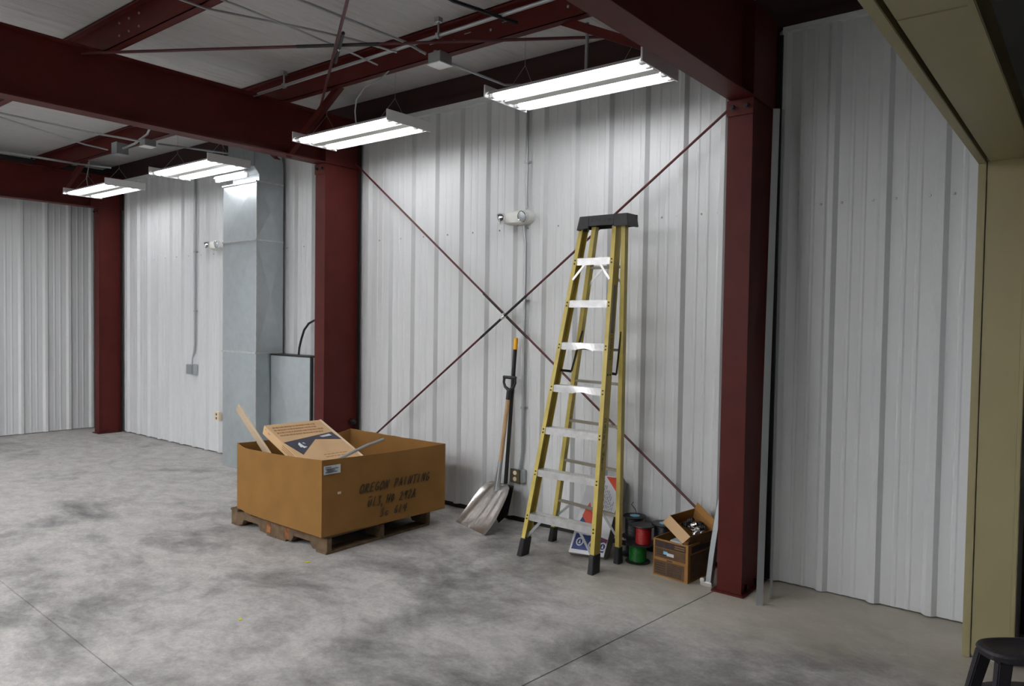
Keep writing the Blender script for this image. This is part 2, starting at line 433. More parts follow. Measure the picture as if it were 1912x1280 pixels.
def rafter(xl, wd, zb, zt, label):
    xr = xl+wd
    r = thing('steel_rafter', label, 'beam', ((xl+xr)/2, 2, zb), group='deep red rafters crossing the ceiling')
    y0, y1 = -6.5, 4.90
    part('bottom_flange', 'red', r, lambda b: b.box((xl, y0, zb), (xr, y1, zb+0.012)), bevel=0.001)
    part('top_flange', 'red', r, lambda b: b.box((xl, y0, zt-0.012), (xr, y1, zt)), bevel=0.001)
    part('web', 'red', r, lambda b: b.box(((xl+xr)/2-0.005, y0, zb+0.012), ((xl+xr)/2+0.005, y1, zt-0.012)))
    for yy in (4.46, ):
        part('end_plate', 'red', r, lambda b: b.box((xl, yy, zb+0.012), (xr, yy+0.014, zt-0.012)))
        part('knee_plate', 'red', r, lambda b: b.box((xr-0.012, yy+0.014, zb+0.012), (xr-0.002, 4.90, zt-0.012)))
    return r
rafter(-1.850, 0.155, 3.080, 3.645, 'nearest deep red rafter over the nearest column')
rafter(-5.990, 0.150, 3.172, 3.645, 'middle deep red rafter crossing over the middle column')
rafter(-11.20, 0.155, 3.185, 3.645, 'farthest deep red rafter against the left end wall')

def purlin(y, label):
    r = thing('purlin', label, 'beam', (-6, y, 3.645), group='red roof purlins under the white ceiling')
    def f(b):
        b.box((-11.7, y, 3.647), (-0.55, y+0.006, ZC-0.004))                    # web
        b.box((-11.7, y, 3.647), (-0.55, y+0.066, 3.652)); b.box((-11.7, y+0.060, 3.647), (-0.55, y+0.066, 3.668))
        b.box((-11.7, y-0.060, ZC-0.010), (-0.55, y, ZC-0.004)); b.box((-11.7, y-0.060, ZC-0.026), (-0.55, y-0.054, ZC-0.004))
    part('z_section', 'red', r, f)
    return r
ps = [(4.00, 'red roof purlin nearest the white wall above the lights'), (2.46, 'second red roof purlin from the white wall'),
      (0.92, 'third red roof purlin from the white wall'), (-0.62, 'fourth red roof purlin from the white wall'),
      (-2.16, 'fifth red roof purlin from the white wall')]
pur = [purlin(*p) for p in ps]
b = MB()
for px in (-5.60, -5.45, -5.30):
    for pz in (3.70, 3.79): b.lathe((px, 2.46, pz), [(0.009, 0), (0.009, 0.008)], 6, (0, -1, 0))
b.build('bolt_row', 'galvd', pur[1], kind='stuff')
b = MB()
for px in (-4.1, -3.75, -3.4, -2.75):
    b.lathe((px, 4.0, 3.72), [(0.010, 0), (0.010, 0.008)], 6, (0, -1, 0)); b.box((px+0.1, 3.994, 3.745), (px+0.16, 4.0, 3.750))
b.build('slot_row', 'galvd', pur[0], kind='stuff')

def brace(p, q, label):
    p, q = V(p), V(q); d = (q-p)
    def f(b):
        b.bar(p, q, 0.055, 0.006, (0, 1, 0)); b.bar(p+V(0, 0.028, -0.022), q+V(0, 0.028, -0.022), 0.006, 0.05, (0, 1, 0))
    return part('flange_brace', 'red', None, f, label=label, cat='brace', group='flange braces between rafters and purlins')
brace((-5.90, 4.06, 3.185), (-5.14, 4.06, 3.68), 'red diagonal brace right of the middle rafter')
brace((-1.86, 4.06, 3.20), (-2.90, 4.06, 3.70), 'red diagonal brace left of the nearest rafter')
brace((-6.06, 4.06, 3.185), (-6.80, 4.06, 3.68), 'red diagonal brace left of the middle rafter, behind it')
brace((-11.05, 4.06, 3.30), (-10.25, 4.06, 3.68), 'red diagonal brace beside the farthest rafter')

def rod(name, p, q, label, joint, r=0.0095):
    p, q = V(p), V(q); c = V(joint); d = (q-p).normalized()
    t = thing(name, label, 'rod', p)
    part('rod', 'rod', t, lambda b: b.tube([p, q], r, 8), smooth=True)
    part('coupling', 'blackmetal', t, lambda b: b.tube([c-d*0.30, c+d*0.30], r*1.15, 8), smooth=True)
    part('clevis', 'chrome', t, lambda b: b.lathe(c-d*0.022, [(0.016, 0), (0.018, 0.012), (0.018, 0.032), (0.016, 0.044)], 10, d), smooth=True)
    return t
rod('brace_rod', (-5.845, 4.81, 3.235), (-1.90, 4.81, 0.215), 'dark red wall brace rod running from upper left down to the small boxes', (-3.895, 4.81, 1.738))
rod('brace_rod', (-5.84, 4.785, 0.300), (-1.86, 4.785, 3.21), 'dark red wall brace rod rising from the bin to the top of the nearest column', (-3.895, 4.785, 1.722))
rod('roof_brace_rod', (-5.90, 2.32, 3.600), (-1.86, 4.79, 3.600), 'dark red ceiling brace rod running almost level across the photo', (-4.24, 3.335, 3.600), 0.011)
rod('roof_brace_rod', (-5.86, 4.38, 3.580), (-1.86, 1.75, 3.580), 'dark red ceiling brace rod dropping steeply to the middle column', (-4.24, 3.345, 3.580), 0.011)

# ---------------------------------------------------------------- fluorescent fixtures
def fixture(x0, y0, z, label, L_=1.20, wd=0.47, tubes=(0.055, 0.135, 0.335, 0.415), group='fluorescent high bay lights hung in a row', lamp='lamp'):
    r = thing('fluorescent_light', label, 'light', (x0+L_/2, y0+wd/2, z), group=group)
    x1 = x0+L_; y1 = y0+wd
    def hood(b):
        t = 0.002
        # reflector in four troughs: sloping outer wings, flat tops, dark centre channel
        pr = [(0.0, 0.006), (0.03, 0.034), (0.16, 0.034), (0.185, 0.012), (wd-0.185, 0.012), (wd-0.16, 0.034), (wd-0.03, 0.034), (wd, 0.006)]
        n = len(pr); vs = []
        for xx in (x0+0.01, x1-0.01):
            for dz in (0, t):
                for (yy, zz) in pr: vs.append((xx, y0+yy, z+zz+dz))
        fs = []
        for i in range(n-1):
            fs += [(i, i+1, 2*n+i+1, 2*n+i), (n+i, 3*n+i, 3*n+i+1, n+i+1)]
            fs += [(i, n+i, n+i+1, i+1), (2*n+i, 2*n+i+1, 3*n+i+1, 3*n+i)]
        fs += [(0, 2*n, 3*n, n), (n-1, 2*n-1, 4*n-1, 3*n-1)]
        b.add(vs, fs)
        b.box((x0+0.05, y0+wd/2-0.065, z+0.014), (x1-0.05, y0+wd/2+0.065, z+0.065))
    part('reflector', 'white', r, hood)
    for xa, xb in ((x0-0.012, x0), (x1, x1+0.012)):
        part('end_plate', 'white', r, lambda b: b.box((xa, y0-0.004, z-0.006), (xb, y1+0.004, z+0.078)), bevel=0.002)
    part('channel', 'whitep', r, lambda b: b.box((x0+0.02, y0+wd/2-0.045, z+0.002), (x1-0.02, y0+wd/2+0.045, z+0.012)))
    for ty in tubes:
        tb = part('tube', lamp, r, lambda b: b.tube([(x0+0.04, y0+ty, z+0.014), (x1-0.04, y0+ty, z+0.014)], 0.0145, 10), smooth=True)
        for xa, xb in ((x0+0.002, x0+0.038), (x1-0.038, x1-0.002)):
            part('lamp_holder', 'white', tb, lambda b: b.box((xa, y0+ty-0.016, z-0.006), (xb, y0+ty+0.016, z+0.033)), bevel=0.003)
    for xx in (x0+0.16, x1-0.16):
        def wires(b):
            for yy in (y0+0.08, y1-0.08):
                b.tube([(xx, yy, z+0.05), (xx, y0+wd/2, z+0.24)], 0.0016, 4)
            b.tube([(xx, y0+wd/2, z+0.24), (xx, y0+wd/2, ZC-0.02)], 0.0016, 4)
        part('hanging_wire', 'galvd', r, wires)
    return r
FZ = 3.235
f1 = fixture(-3.365, 3.905, FZ, 'largest fluorescent light, nearest, hanging by the nearest rafter above the ladder')
dup(f1, (-5.57+0.60, 3.905+0.235, FZ), 'second nearest fluorescent light, below the middle rafter end')
dup(f1, (-8.19+0.60, 3.905+0.235, FZ), 'third fluorescent light, just above the galvanised duct')
dup(f1, (-10.49+0.60, 3.905+0.235, FZ), 'farthest fluorescent light, hanging by the corner column')
NTH = ('nearest the opening', 'second from the opening', 'third from the opening', 'fourth from the opening', 'farthest from the opening')
hb = fixture(-3.2, 0.0, FZ, 'added fill light out of view, second row from the ribbed wall, nearest the opening', group='unseen fill lights added to the hall', lamp='fill_lamp')
for k_, xx in enumerate((-3.2, -4.8, -7.3, -8.9, -10.5)):  # bright fixtures added out of view to fill the walls and floor
    for row, yy in (('second', 0.235), ('third', -1.35), ('fourth', -2.95), ('fifth', -4.55)):
        if k_ or yy < 0: dup(hb, (xx+0.6, yy, FZ), 'added fill light out of view, ' + row + ' row from the ribbed wall, ' + NTH[k_])
sl = thing('strip_light', 'small narrow strip light tucked just over the galvanised duct top', 'light', (-7.3, 4.43, 3.2))
part('body', 'white', sl, lambda b: b.prism([(-7.73, 4.39, 3.205), (-7.73, 4.41, 3.235), (-7.73, 4.45, 3.235), (-7.73, 4.47, 3.205)], (0.58, 0, 0)))
tb = part('tube', 'lamp', sl, lambda b: b.tube([(-7.70, 4.43, 3.185), (-7.14, 4.43, 3.185)], 0.0145, 10), smooth=True)
for xa in (-7.73, -7.14): part('lamp_holder', 'white', tb, lambda b: b.box((xa, 4.414, 3.168), (xa+0.03, 4.446, 3.205)), bevel=0.003)
for xx in (-7.6, -7.2): part('hanging_wire', 'galvd', sl, lambda b: b.tube([(xx, 4.43, 3.235), (xx, 4.43, 3.84)], 0.0016, 4))

# ---------------------------------------------------------------- conduits, boxes, cables overhead
def conduit(name, pts, r, m, label, cat='conduit', clamps=(), group=None, seg=8):
    t = thing(name, label, cat, pts[0], group=group)
    part('pipe', m, t, lambda b: b.tube(pts, r, seg), smooth=True)
    for c in clamps:
        part('clamp', 'galvd', t, lambda b: (b.lathe(V(c)-V(0.012, 0, 0), [(r*1.7, 0), (r*1.7, 0.024)], 10, (1, 0, 0)), b.box((c[0]-0.006, c[1]-0.004, c[2]), (c[0]+0.006, c[1]+0.004, c[2]+0.10)), b.box((c[0]-0.02, c[1]-0.02, c[2]+0.09), (c[0]+0.02, c[1]+0.02, c[2]+0.12))))
    return t
conduit('electrical_conduit', [(-5.95, 3.735, 3.640), (-0.56, 3.66, 3.640)], 0.013, 'galvd', 'long thin pipe hung beside the purlin nearest the wall',
        clamps=[(-5.45, 3.728, 3.64), (-3.62, 3.70, 3.64)])
conduit('electrical_conduit', [(-3.88, -1.5, 3.62), (-3.87, 2.7, 3.62), (-3.835, 3.60, 3.61), (-3.78, 3.74, 3.56)], 0.010, 'galvd', 'thin conduit running across the ceiling to the white junction box')
conduit('electrical_conduit', [(-3.72, 3.86, 3.53), (-3.76, 4.60, 3.56), (-3.76, 4.80, 3.61)], 0.010, 'galvd', 'short conduit from the white junction box to the wall above the ladder')
conduit('grey_cable', [(-4.55, -1, 3.632), (-4.48, 2.50, 3.632), (-4.24, 3.05, 3.630), (-4.13, 3.37, 3.628), (-4.06, 3.72, 3.626)], 0.008, 'galvd', 'flat grey cable swinging across the ceiling panels toward the junction box', 'cable')
conduit('grey_cable', [(-4.20, -1, 3.632), (-4.28, 2.63, 3.632), (-4.30, 3.02, 3.630), (-4.34, 3.50, 3.628), (-4.38, 3.82, 3.626)], 0.007, 'galvd', 'grey cable crossing under the flat cable near the steep ceiling rod', 'cable')
conduit('black_cable', [(-3.0, -1, 3.632), (-3.09, 2.66, 3.630), (-3.14, 3.33, 3.628), (-3.03, 3.82, 3.626)], 0.012, 'blackwire', 'black cable crossing the ceiling at the photo top right of the junction box', 'cable')
jb = thing('junction_box', 'square white-lidded metal junction box hung by the purlin over the wall', 'electrical box', (-3.70, 3.80, 3.50))
box('body', (-3.76, 3.74, 3.485), (-3.64, 3.86, 3.56), 'galvd', jb, bevel=0.003)
box('lid', (-3.765, 3.735, 3.478), (-3.635, 3.865, 3.486), 'white', jb, bevel=0.002)
part('connector', 'galvd', jb, lambda b: (b.lathe((-3.70, 3.86, 3.52), [(0.018, 0), (0.018, 0.03)], 8, (0, 1, 0)), b.lathe((-3.74, 3.80, 3.56), [(0.018, 0), (0.018, 0.03)], 8)))
jb2 = thing('junction_box', 'small grey metal junction box under the ceiling left of the third light', 'electrical box', (-8.46, 3.70, 3.46))
box('body', (-8.52, 3.66, 3.44), (-8.40, 3.78, 3.56), 'galvd', jb2, bevel=0.003)
box('lid', (-8.525, 3.652, 3.435), (-8.395, 3.660, 3.565), 'galv', jb2, bevel=0.002)
jb3 = thing('junction_box', 'white-lidded junction box over the left end of the third light', 'electrical box', (-8.0, 3.80, 3.48))
box('body', (-8.06, 3.74, 3.485), (-7.94, 3.86, 3.55), 'galvd', jb3, bevel=0.003)
box('lid', (-8.065, 3.735, 3.478), (-7.935, 3.865, 3.486), 'white', jb3, bevel=0.002)
conduit('electrical_conduit', [(-8.10, -1.5, 3.57), (-8.17, 2.50, 3.57), (-8.20, 3.38, 3.56), (-8.02, 3.78, 3.53)], 0.010, 'galvd', 'thin conduit crossing the far ceiling bay to the junction box by the third light')
conduit('grey_cable', [(-8.3, -1, 3.63), (-8.55, 2.56, 3.625), (-9.02, 3.58, 3.60), (-9.2, 3.90, 3.625)], 0.009, 'galvd', 'grey cable sagging under the far ceiling bay at the left photo edge', 'cable')
conduit('electrical_conduit', [(-10.05, -1.5, 3.57), (-10.05, 3.86, 3.56), (-10.05, 4.30, 3.58)], 0.012, 'galvd', 'pale conduit crossing the farthest ceiling bay toward the corner')
conduit('grey_cable', [(-8.42, 3.72, 3.50), (-8.2, 3.75, 3.53), (-7.95, 3.77, 3.60), (-7.85, 3.78, 3.72)], 0.012, 'galvd', 'bent flexible conduit rising from the grey junction box', 'cable')
conduit('light_whip', [(-4.46, 4.02, 3.66), (-4.50, 3.95, 3.57), (-4.62, 3.90, 3.52), (-4.72, 3.90, 3.44), (-4.76, 3.92, 3.36), (-4.77, 3.94, 3.27)], 0.006, 'galvd', 'curved grey cable dropping onto the second nearest light', 'cable')
conduit('drop_pipe', [(-2.68, 4.12, 3.64), (-2.685, 4.12, 3.32)], 0.012, 'galvd', 'short vertical pipe dropping onto the nearest light', 'conduit')
conduit('light_whip', [(-10.0, 4.02, 3.60), (-9.98, 4.0, 3.50), (-10.01, 3.99, 3.40), (-10.0, 4.0, 3.30)], 0.006, 'galvd', 'wavy grey cable dropping onto the farthest light', 'cable')
conduit('electrical_conduit', [(-7.90, 3.86, 3.51), (-7.82, 4.30, 3.52), (-7.80, 4.85, 3.55)], 0.010, 'galvd', 'short conduit from the far junction box toward the duct')

# ---------------------------------------------------------------- things on the back wall
def wall_conduit(pts, label, straps):
    t = thing('wall_conduit', label, 'conduit', pts[-1])
    part('pipe', 'galvd', t, lambda b: b.tube(pts, 0.0125, 10), smooth=True)
    for (sx, sz) in straps:
        part('strap', 'galvd', t, lambda b: (b.box((sx-0.035, 4.895, sz-0.009), (sx+0.035, 4.900, sz+0.009)), b.box((sx-0.015, 4.862, sz-0.009), (sx+0.015, 4.900, sz+0.009))), bevel=0.001)
    return t
YC = 4.880
wall_conduit([(-3.742, YC, 3.60), (-3.742, YC, 2.74), (-3.735, YC, 2.62)], 'upper vertical conduit from the wall top down to the twin-head emergency light', [(-3.742, 3.0)])
wall_conduit([(-3.760, YC, 2.48), (-3.758, YC, 2.42), (-3.742, YC, 2.33), (-3.742, YC, 0.62), (-3.75, YC, 0.54), (-3.765, YC-0.004, 0.455)], 'lower vertical conduit from the emergency light to the wall outlet', [(-3.742, 1.86), (-3.742, 0.97)])
wall_conduit([(-9.02, YC, 3.60), (-9.02, YC, 1.32), (-9.04, YC, 1.24), (-9.075, YC, 1.14), (-9.08, YC, 1.07)], 'far vertical conduit on the wall left of the duct', [(-9.02, 2.5), (-9.02, 1.75)])

def emergency(x, z, label):
    t = thing('emergency_light', label, 'light', (x, YW, z))
    def body(b):
        n = 20; prof = []
        for k in range(n):
            a = 2*PI*k/n; ca, sa = math.cos(a), math.sin(a)
            prof.append((x + 0.145*math.copysign(abs(ca)**0.55, ca), z + 0.058*math.copysign(abs(sa)**0.7, sa)))
        vs = []; layers = [(0.0, 1.0), (0.05, 1.0), (0.075, 0.88), (0.085, 0.70)]
        for dy, s_ in layers: vs += [(x+(px-x)*s_, YW-0.004-dy, z+(pz-z)*s_) for px, pz in prof]
        fs = [(i*n+k, i*n+(k+1) % n, (i+1)*n+(k+1) % n, (i+1)*n+k) for i in range(len(layers)-1) for k in range(n)]
        fs += [tuple(range(n)), tuple(range((len(layers)-1)*n, len(layers)*n))]
        b.add(vs, fs)
    part('housing', 'whitep', t, body, smooth=True)
    for dx, ax in ((-0.135, (-0.75, -0.75, -0.35)), (0.095, (-0.10, -1, -0.25))):
        c = V(x+dx, YW-0.085, z+0.004)
        hd = part('lamp_head', 'chrome', t, lambda b: b.lathe(c, [(0.022, -0.03), (0.036, -0.022), (0.046, 0.0), (0.048, 0.03), (0.043, 0.034), (0.030, 0.018)], 20, ax), smooth=True)
        a_ = V(ax).normalized()
        part('lens', 'galv', hd, lambda b: b.lathe(c, [(0.042, 0.028), (0.036, 0.033), (0.02, 0.035), (0.006, 0.040)], 12, ax), smooth=True)
    part('test_button', 'orange', t, lambda b: b.lathe((x-0.02, YW-0.02, z-0.056), [(0.005, 0), (0.005, 0.006)], 8, (0, 0, -1)))
    return t
emergency(-3.815, 2.545, 'white twin-head emergency light on the wall left of the ladder top')
emergency(-8.47, 2.555, 'far white twin-head emergency light beside the duct')

ot = thing('wall_outlet', 'surface outlet box with two ivory sockets beside the ladder', 'outlet', (-3.78, YW, 0.41))
box('box', (-3.835, 4.845, 0.345), (-3.715, 4.905, 0.455), 'galv', ot, bevel=0.006)
cv = box('cover', (-3.838, 4.839, 0.342), (-3.735, 4.845, 0.458), 'brass', ot, bevel=0.003)
for zz in (0.427, 0.375):
    sk = part('socket', 'ivory', cv, lambda b: b.lathe((-3.787, 4.841, zz), [(0.019, 0), (0.019, 0.004), (0.016, 0.005)], 14, (0, -1, 0)))
jw = thing('wall_switch_box', 'grey metal box at the foot of the far wall conduit', 'electrical box', (-9.08, YW, 1.0))
box('box', (-9.16, 4.835, 0.945), (-8.99, 4.90, 1.075), 'galv', jw, bevel=0.006)
box('cover', (-9.15, 4.829, 0.952), (-9.00, 4.835, 1.068), 'galvd', jw, bevel=0.003)
jo = thing('wall_outlet', 'low ivory outlet on the wall at the left edge of the duct', 'outlet', (-8.46, YW, 0.46))
box('box', (-8.52, 4.855, 0.41), (-8.41, 4.90, 0.52), 'ivory', jo, bevel=0.005)
for zz in (0.488, 0.440):
    part('socket', 'brass', jo, lambda b: b.lathe((-8.465, 4.856, zz), [(0.016, 0), (0.016, 0.003)], 10, (0, -1, 0)))

# ---------------------------------------------------------------- galvanised duct and unit
duct = thing('air_duct', 'tall square galvanised air duct standing against the wall', 'duct', (-7.43, 4.70, 0))
DX0, DX1, DY0, DY1 = -7.765, -7.106, 4.53, 4.862
def duct_section(z0, z1, inset=0.0):
    def f(b):
        x0, x1, y0, y1 = DX0+inset, DX1-inset, DY0+inset, DY1
        zm = (z0+z1)/2; d = 0.016
        vs = [(x0,y0,z0),(x1,y0,z0),(x1,y1,z0),(x0,y1,z0),(x0,y0,z1),(x1,y0,z1),(x1,y1,z1),(x0,y1,z1),
              ((x0+x1)/2, y0-d, zm), (x1+d, (y0+y1)/2, zm), (x0-d, (y0+y1)/2, zm)]
        fs = [(0,3,2,1),(4,5,6,7),(0,1,8),(1,5,8),(5,4,8),(4,0,8),(1,2,9),(2,6,9),(6,5,9),(5,1,9),(3,0,10),(7,3,10),(4,7,10),(0,4,10),(2,3,7,6)]
        b.add(vs, fs)
    return part('duct_section', 'galv', duct, f)
duct_section(0.0, 1.30); duct_section(1.306, 2.515); duct_section(2.521, 3.14, 0.002)
part('corner_highlight', 'alu', duct, lambda b: b.box((DX1-0.006, DY0-0.004, 0.01), (DX1+0.004, DY0+0.006, 3.14)))  # bright bead standing in for the highlight along the duct corner
for zz in (1.303, 2.518, 3.143):
    part('joint_flange', 'alu', duct, lambda b: b.box((DX0-0.006, DY0-0.016, zz-0.010), (DX1+0.008, DY1, zz+0.006)), bevel=0.002)
def elbow(b):
    x0, x1 = -7.62, DX1; prof = [(4.56, 3.15), (DY1, 3.15), (DY1, 3.33)]
    for k in range(1, 9):
        a = PI/2*k/8; prof.append((DY1-0.24+0.24*math.cos(a), 3.33+0.24*math.sin(a)))
    prof += [(4.50, 3.57), (4.50, 3.30), (4.56, 3.22)]
    b.prism([(x0, yy, zz) for yy, zz in prof], (x1-x0, 0, 0))
part('elbow', 'galv', duct, elbow, bevel=0.004)
unit = thing('furnace_cabinet', 'low galvanised cabinet with a dark top, between the duct and the middle column', 'cabinet', (-6.74, 4.78, 0))
def ub(b):
    x0, x1, y0, y1, z0, z1 = -7.085, -6.385, 4.70, 4.865, 0.0, 1.275
    d = 0.012
    b.add([(x0,y0,z0),(x1,y0,z0),(x1,y1,z0),(x0,y1,z0),(x0,y0,z1),(x1,y0,z1),(x1,y1,z1),(x0,y1,z1),((x0+x1)/2,y0-d,0.64)],
          [(0,3,2,1),(4,5,6,7),(0,1,8),(1,5,8),(5,4,8),(4,0,8),(1,2,6,5),(2,3,7,6),(3,0,4,7)])
part('body', 'galv', unit, ub)
box('top_cover', (-7.09, 4.695, 1.277), (-6.38, 4.87, 1.292), 'blackmetal', unit, bevel=0.002)
part('corner_angle', 'blackmetal', unit, lambda b: b.box((-6.385, 4.695, 0.0), (-6.36, 4.72, 1.277)))
conduit('black_hose', [(-6.70, 4.78, 1.29), (-6.70, 4.79, 1.37), (-6.68, 4.80, 1.46), (-6.63, 4.80, 1.56), (-6.55, 4.80, 1.63), (-6.45, 4.80, 1.665), (-6.30, 4.80, 1.66)], 0.012, 'blackwire',
        'black hose arching up from the cabinet behind the middle column', 'hose')

# ---------------------------------------------------------------- pallet
pallet = thing('wooden_pallet', 'weathered wooden pallet under the big cardboard bin', 'pallet', (-4.9, 3.83, 0))
PX0, PX1, PY0, PY1 = -5.52, -4.275, 3.30, 4.34
def stringer(yc, yw=0.042):
    def f(b):
        z0, z1 = 0.018, 0.116
        prof = [(PX0, z0), (PX0+0.15, z0), (PX0+0.18, z0+0.045), (PX0+0.38, z0+0.045), (PX0+0.41, z0), (PX1-0.43, z0), (PX1-0.40, z0+0.045), (PX1-0.20, z0+0.045), (PX1-0.17, z0), (PX1, z0), (PX1, z1), (PX0, z1)]
        b.prism([(xx, yc-yw/2, zz) for xx, zz in prof], (0, yw, 0))
    return part('stringer', 'pallet', pallet, f, bevel=0.002)
for yc in (PY0+0.022, (PY0+PY1)/2, PY1-0.022): stringer(yc)
for k in range(7):
    xx = PX0 + k*(PX1-PX0-0.11)/6 + random.uniform(-0.004, 0.004)
    part('deck_board', 'pallet', pallet, lambda b: b.box((xx, PY0-0.008+random.uniform(0, 0.01), 0.117), (xx+0.105, PY1+0.008, 0.135)), bevel=0.002)
for xx in (PX0, PX0+0.50, PX1-0.62, PX1-0.13):
    part('bottom_board', 'pallet', pallet, lambda b: b.box((xx, PY0, 0.0), (xx+0.12, PY1+0.004, 0.017)), bevel=0.002)
for xx in (-5.02, -4.78):
    part('paint_mark', 'palletrust', pallet, lambda b: b.box((xx, PY0-0.0008, 0.03), (xx+0.05, PY0+0.003, 0.108)))

# ---------------------------------------------------------------- bulk cardboard bin
binr = thing('cardboard_bin', 'big open brown cardboard bin with black handwriting, on a pallet', 'box', (-4.85, 3.85, 0.136))
cA = (-5.470, 3.320); cA2 = (-5.205, 3.272); cB = (-4.277, 3.252); cC = (-4.198, 4.430); cD = (-5.440, 4.460); cD2 = (-5.475, 4.20)
def wallpanel(p, q, zp, zq, sag, th=0.007, n=12, bulge=0.0, jag=0.0, seed=1):
    rnd = random.Random(seed); p, q = V(p[0], p[1], 0), V(q[0], q[1], 0); d = q-p; nn = V(d.y, -d.x, 0).normalized()
    def f(b):
        vs = []; z0 = 0.137; rows = 4
        for side in (0, 1):
            for j in range(rows+1):
                for i in range(n+1):
                    t = i/n; zt = zp+(zq-zp)*t - sag*math.sin(PI*t) + rnd.uniform(-jag, jag)*(side == 0)
                    if side: zt = vs[rows*(n+1)+i].z if j == rows else zt
                    z = z0 + (zt-z0)*j/rows
                    o = bulge*math.sin(PI*t)*math.sin(PI*(0.15+0.7*j/rows))
                    vs.append(p + d*t + nn*(o - th*side) + V(0, 0, z))
        m_ = (rows+1)*(n+1); fs = []
        for j in range(rows):
            for i in range(n):
                a = j*(n+1)+i; fs += [(a, a+1, a+n+2, a+n+1), (m_+a, m_+a+n+1, m_+a+n+2, m_+a+1)]
        for i in range(n):
            a = rows*(n+1)+i; fs += [(a, a+1, m_+a+1, m_+a), (i, m_+i, m_+i+1, i+1)]
        for j in range(rows):
            a = j*(n+1); fs += [(a, a+n+1, m_+a+n+1, m_+a), (a+n, m_+a+n, m_+a+2*n+1, a+2*n+1)]
        b.add(vs, fs)
    return part('side_panel', 'card', binr, f)
wallpanel(cA, cA2, 0.668, 0.652, 0.012, seed=2)
wallpanel(cA2, cB, 0.652, 0.688, 0.006, bulge=0.006, seed=3)
wallpanel(cB, cC, 0.688, 0.672, 0.006, bulge=0.006, jag=0.001, seed=4)
wallpanel(cC, cD, 0.672, 0.668, 0.004, jag=0.002, seed=5)
wallpanel(cD, cD2, 0.668, 0.66, 0.02, jag=0.006, seed=6)
wallpanel(cD2, cA, 0.66, 0.668, 0.01, jag=0.002, seed=8)
part('bottom_panel', 'cardin', binr, lambda b: b.prism([(x_, y_, 0.1365) for x_, y_ in (cA, cA2, cB, cC, cD, cD2)], (0, 0, 0.006)))
lab = part('shipping_label', 'paper', binr, lambda b: b.obox((-4.274+0.004, 3.263, 0.583), (0.0097, 0.140, 0.0), (0, 0.0, 0.062), (0.001, 0, 0)))
for k, (a_, l_) in enumerate(((0.008, 0.05), (0.008, 0.11), (0.02, 0.07), (0.008, 0.10))):
    part('print_line', 'textgrey', lab, lambda b: b.box((-4.2735+0.005+0.07*a_, 3.266+a_, 0.632-0.012*k), (-4.2735+0.0075+0.07*(a_+l_), 3.266+a_+l_, 0.636-0.012*k)))
# marker handwriting on the right-hand face, one thin stroke per pen line
GL = {'O': [[(.5,1),(.15,.8),(.05,.4),(.25,0),(.6,.05),(.85,.5),(.75,.9),(.5,1)]], 'R': [[(.1,0),(.2,1),(.7,.95),(.7,.6),(.2,.5),(.8,0)]],
 'E': [[(.8,1),(.2,.95),(.1,0),(.8,.05)], [(.15,.5),(.65,.55)]], 'G': [[(.8,.85),(.5,1),(.15,.7),(.15,.2),(.5,0),(.8,.2),(.8,.45),(.5,.42)]],
 'N': [[(.1,0),(.2,1),(.7,.05),(.85,1)]], 'P': [[(.1,-.05),(.2,1),(.7,.95),(.75,.6),(.2,.5)]], 'A': [[(0,0),(.45,1),(.8,0)], [(.15,.4),(.7,.42)]],
 'I': [[(.3,0),(.35,1)]], 'T': [[(0,.97),(.9,1.03)], [(.45,1),(.4,0)]], 'U': [[(.1,.75),(.15,.1),(.45,0),(.7,.15),(.75,.8)], [(-.1,1.05),(.55,1.15)]],
 '1': [[(.3,0),(.38,1)]], '3': [[(.1,.95),(.7,1),(.35,.55),(.75,.35),(.5,0),(.1,.05)]], ',': [[(.2,.1),(.1,-.25)]], 'H': [[(.1,0),(.15,1)], [(.75,0),(.8,1)], [(.1,.5),(.8,.5)]],
 '0': [[(.4,.9),(.15,.5),(.35,0),(.7,.35),(.6,.85),(.4,.9)]], '2': [[(.1,.8),(.45,1),(.7,.7),(.1,0),(.85,.05)]], '9': [[(.7,.9),(.25,.9),(.25,.55),(.7,.6),(.75,.95),(.55,0)]],
 'S': [[(.75,.95),(.3,.9),(.25,.6),(.7,.4),(.6,.05),(.05,0)]], 'c': [[(.7,.5),(.3,.55),(.15,.2),(.4,0),(.75,.1)]], '6': [[(.6,1),(.2,.5),(.25,.05),(.65,.05),(.7,.4),(.3,.4)]],
 '4': [[(.62,-.05),(.7,1)], [(.25,.85),(.1,.38),(.95,.42)]]}
def hand(text, y0, y1, z, h, rise=0.0, slant=0.12):
    b = MB(); n = len(text); st = (y1-y0)/n
    for i, ch in enumerate(text):
        for path in GL.get(ch, []):
            pts = []
            for (u, v) in path:
                yy = y0 + i*st + u*st*0.86 + v*h*slant*2.2; zz = z + v*h + rise*i/n
                pts.append((-4.277 + 0.067*(yy-3.252) + 0.0035 + 0.007*math.sin(PI*min(1, max(0, (yy-3.25)/1.18))), yy, zz))
            b.tube(pts, 0.0030, 5)
    return b
for args in (('OREGON PAINTING', 3.565, 4.255, 0.400, 0.066), ('U13,H0 292A', 3.64, 4.11, 0.288, 0.068), ('Sc 614', 3.755, 4.02, 0.196, 0.060)):
    hand(*args).build('handwriting', 'ink', binr, kind='stuff')
part('scuff', 'cartonedge', binr, lambda b: b.box((-4.2555, 3.375, 0.43), (-4.2535, 3.405, 0.447)))

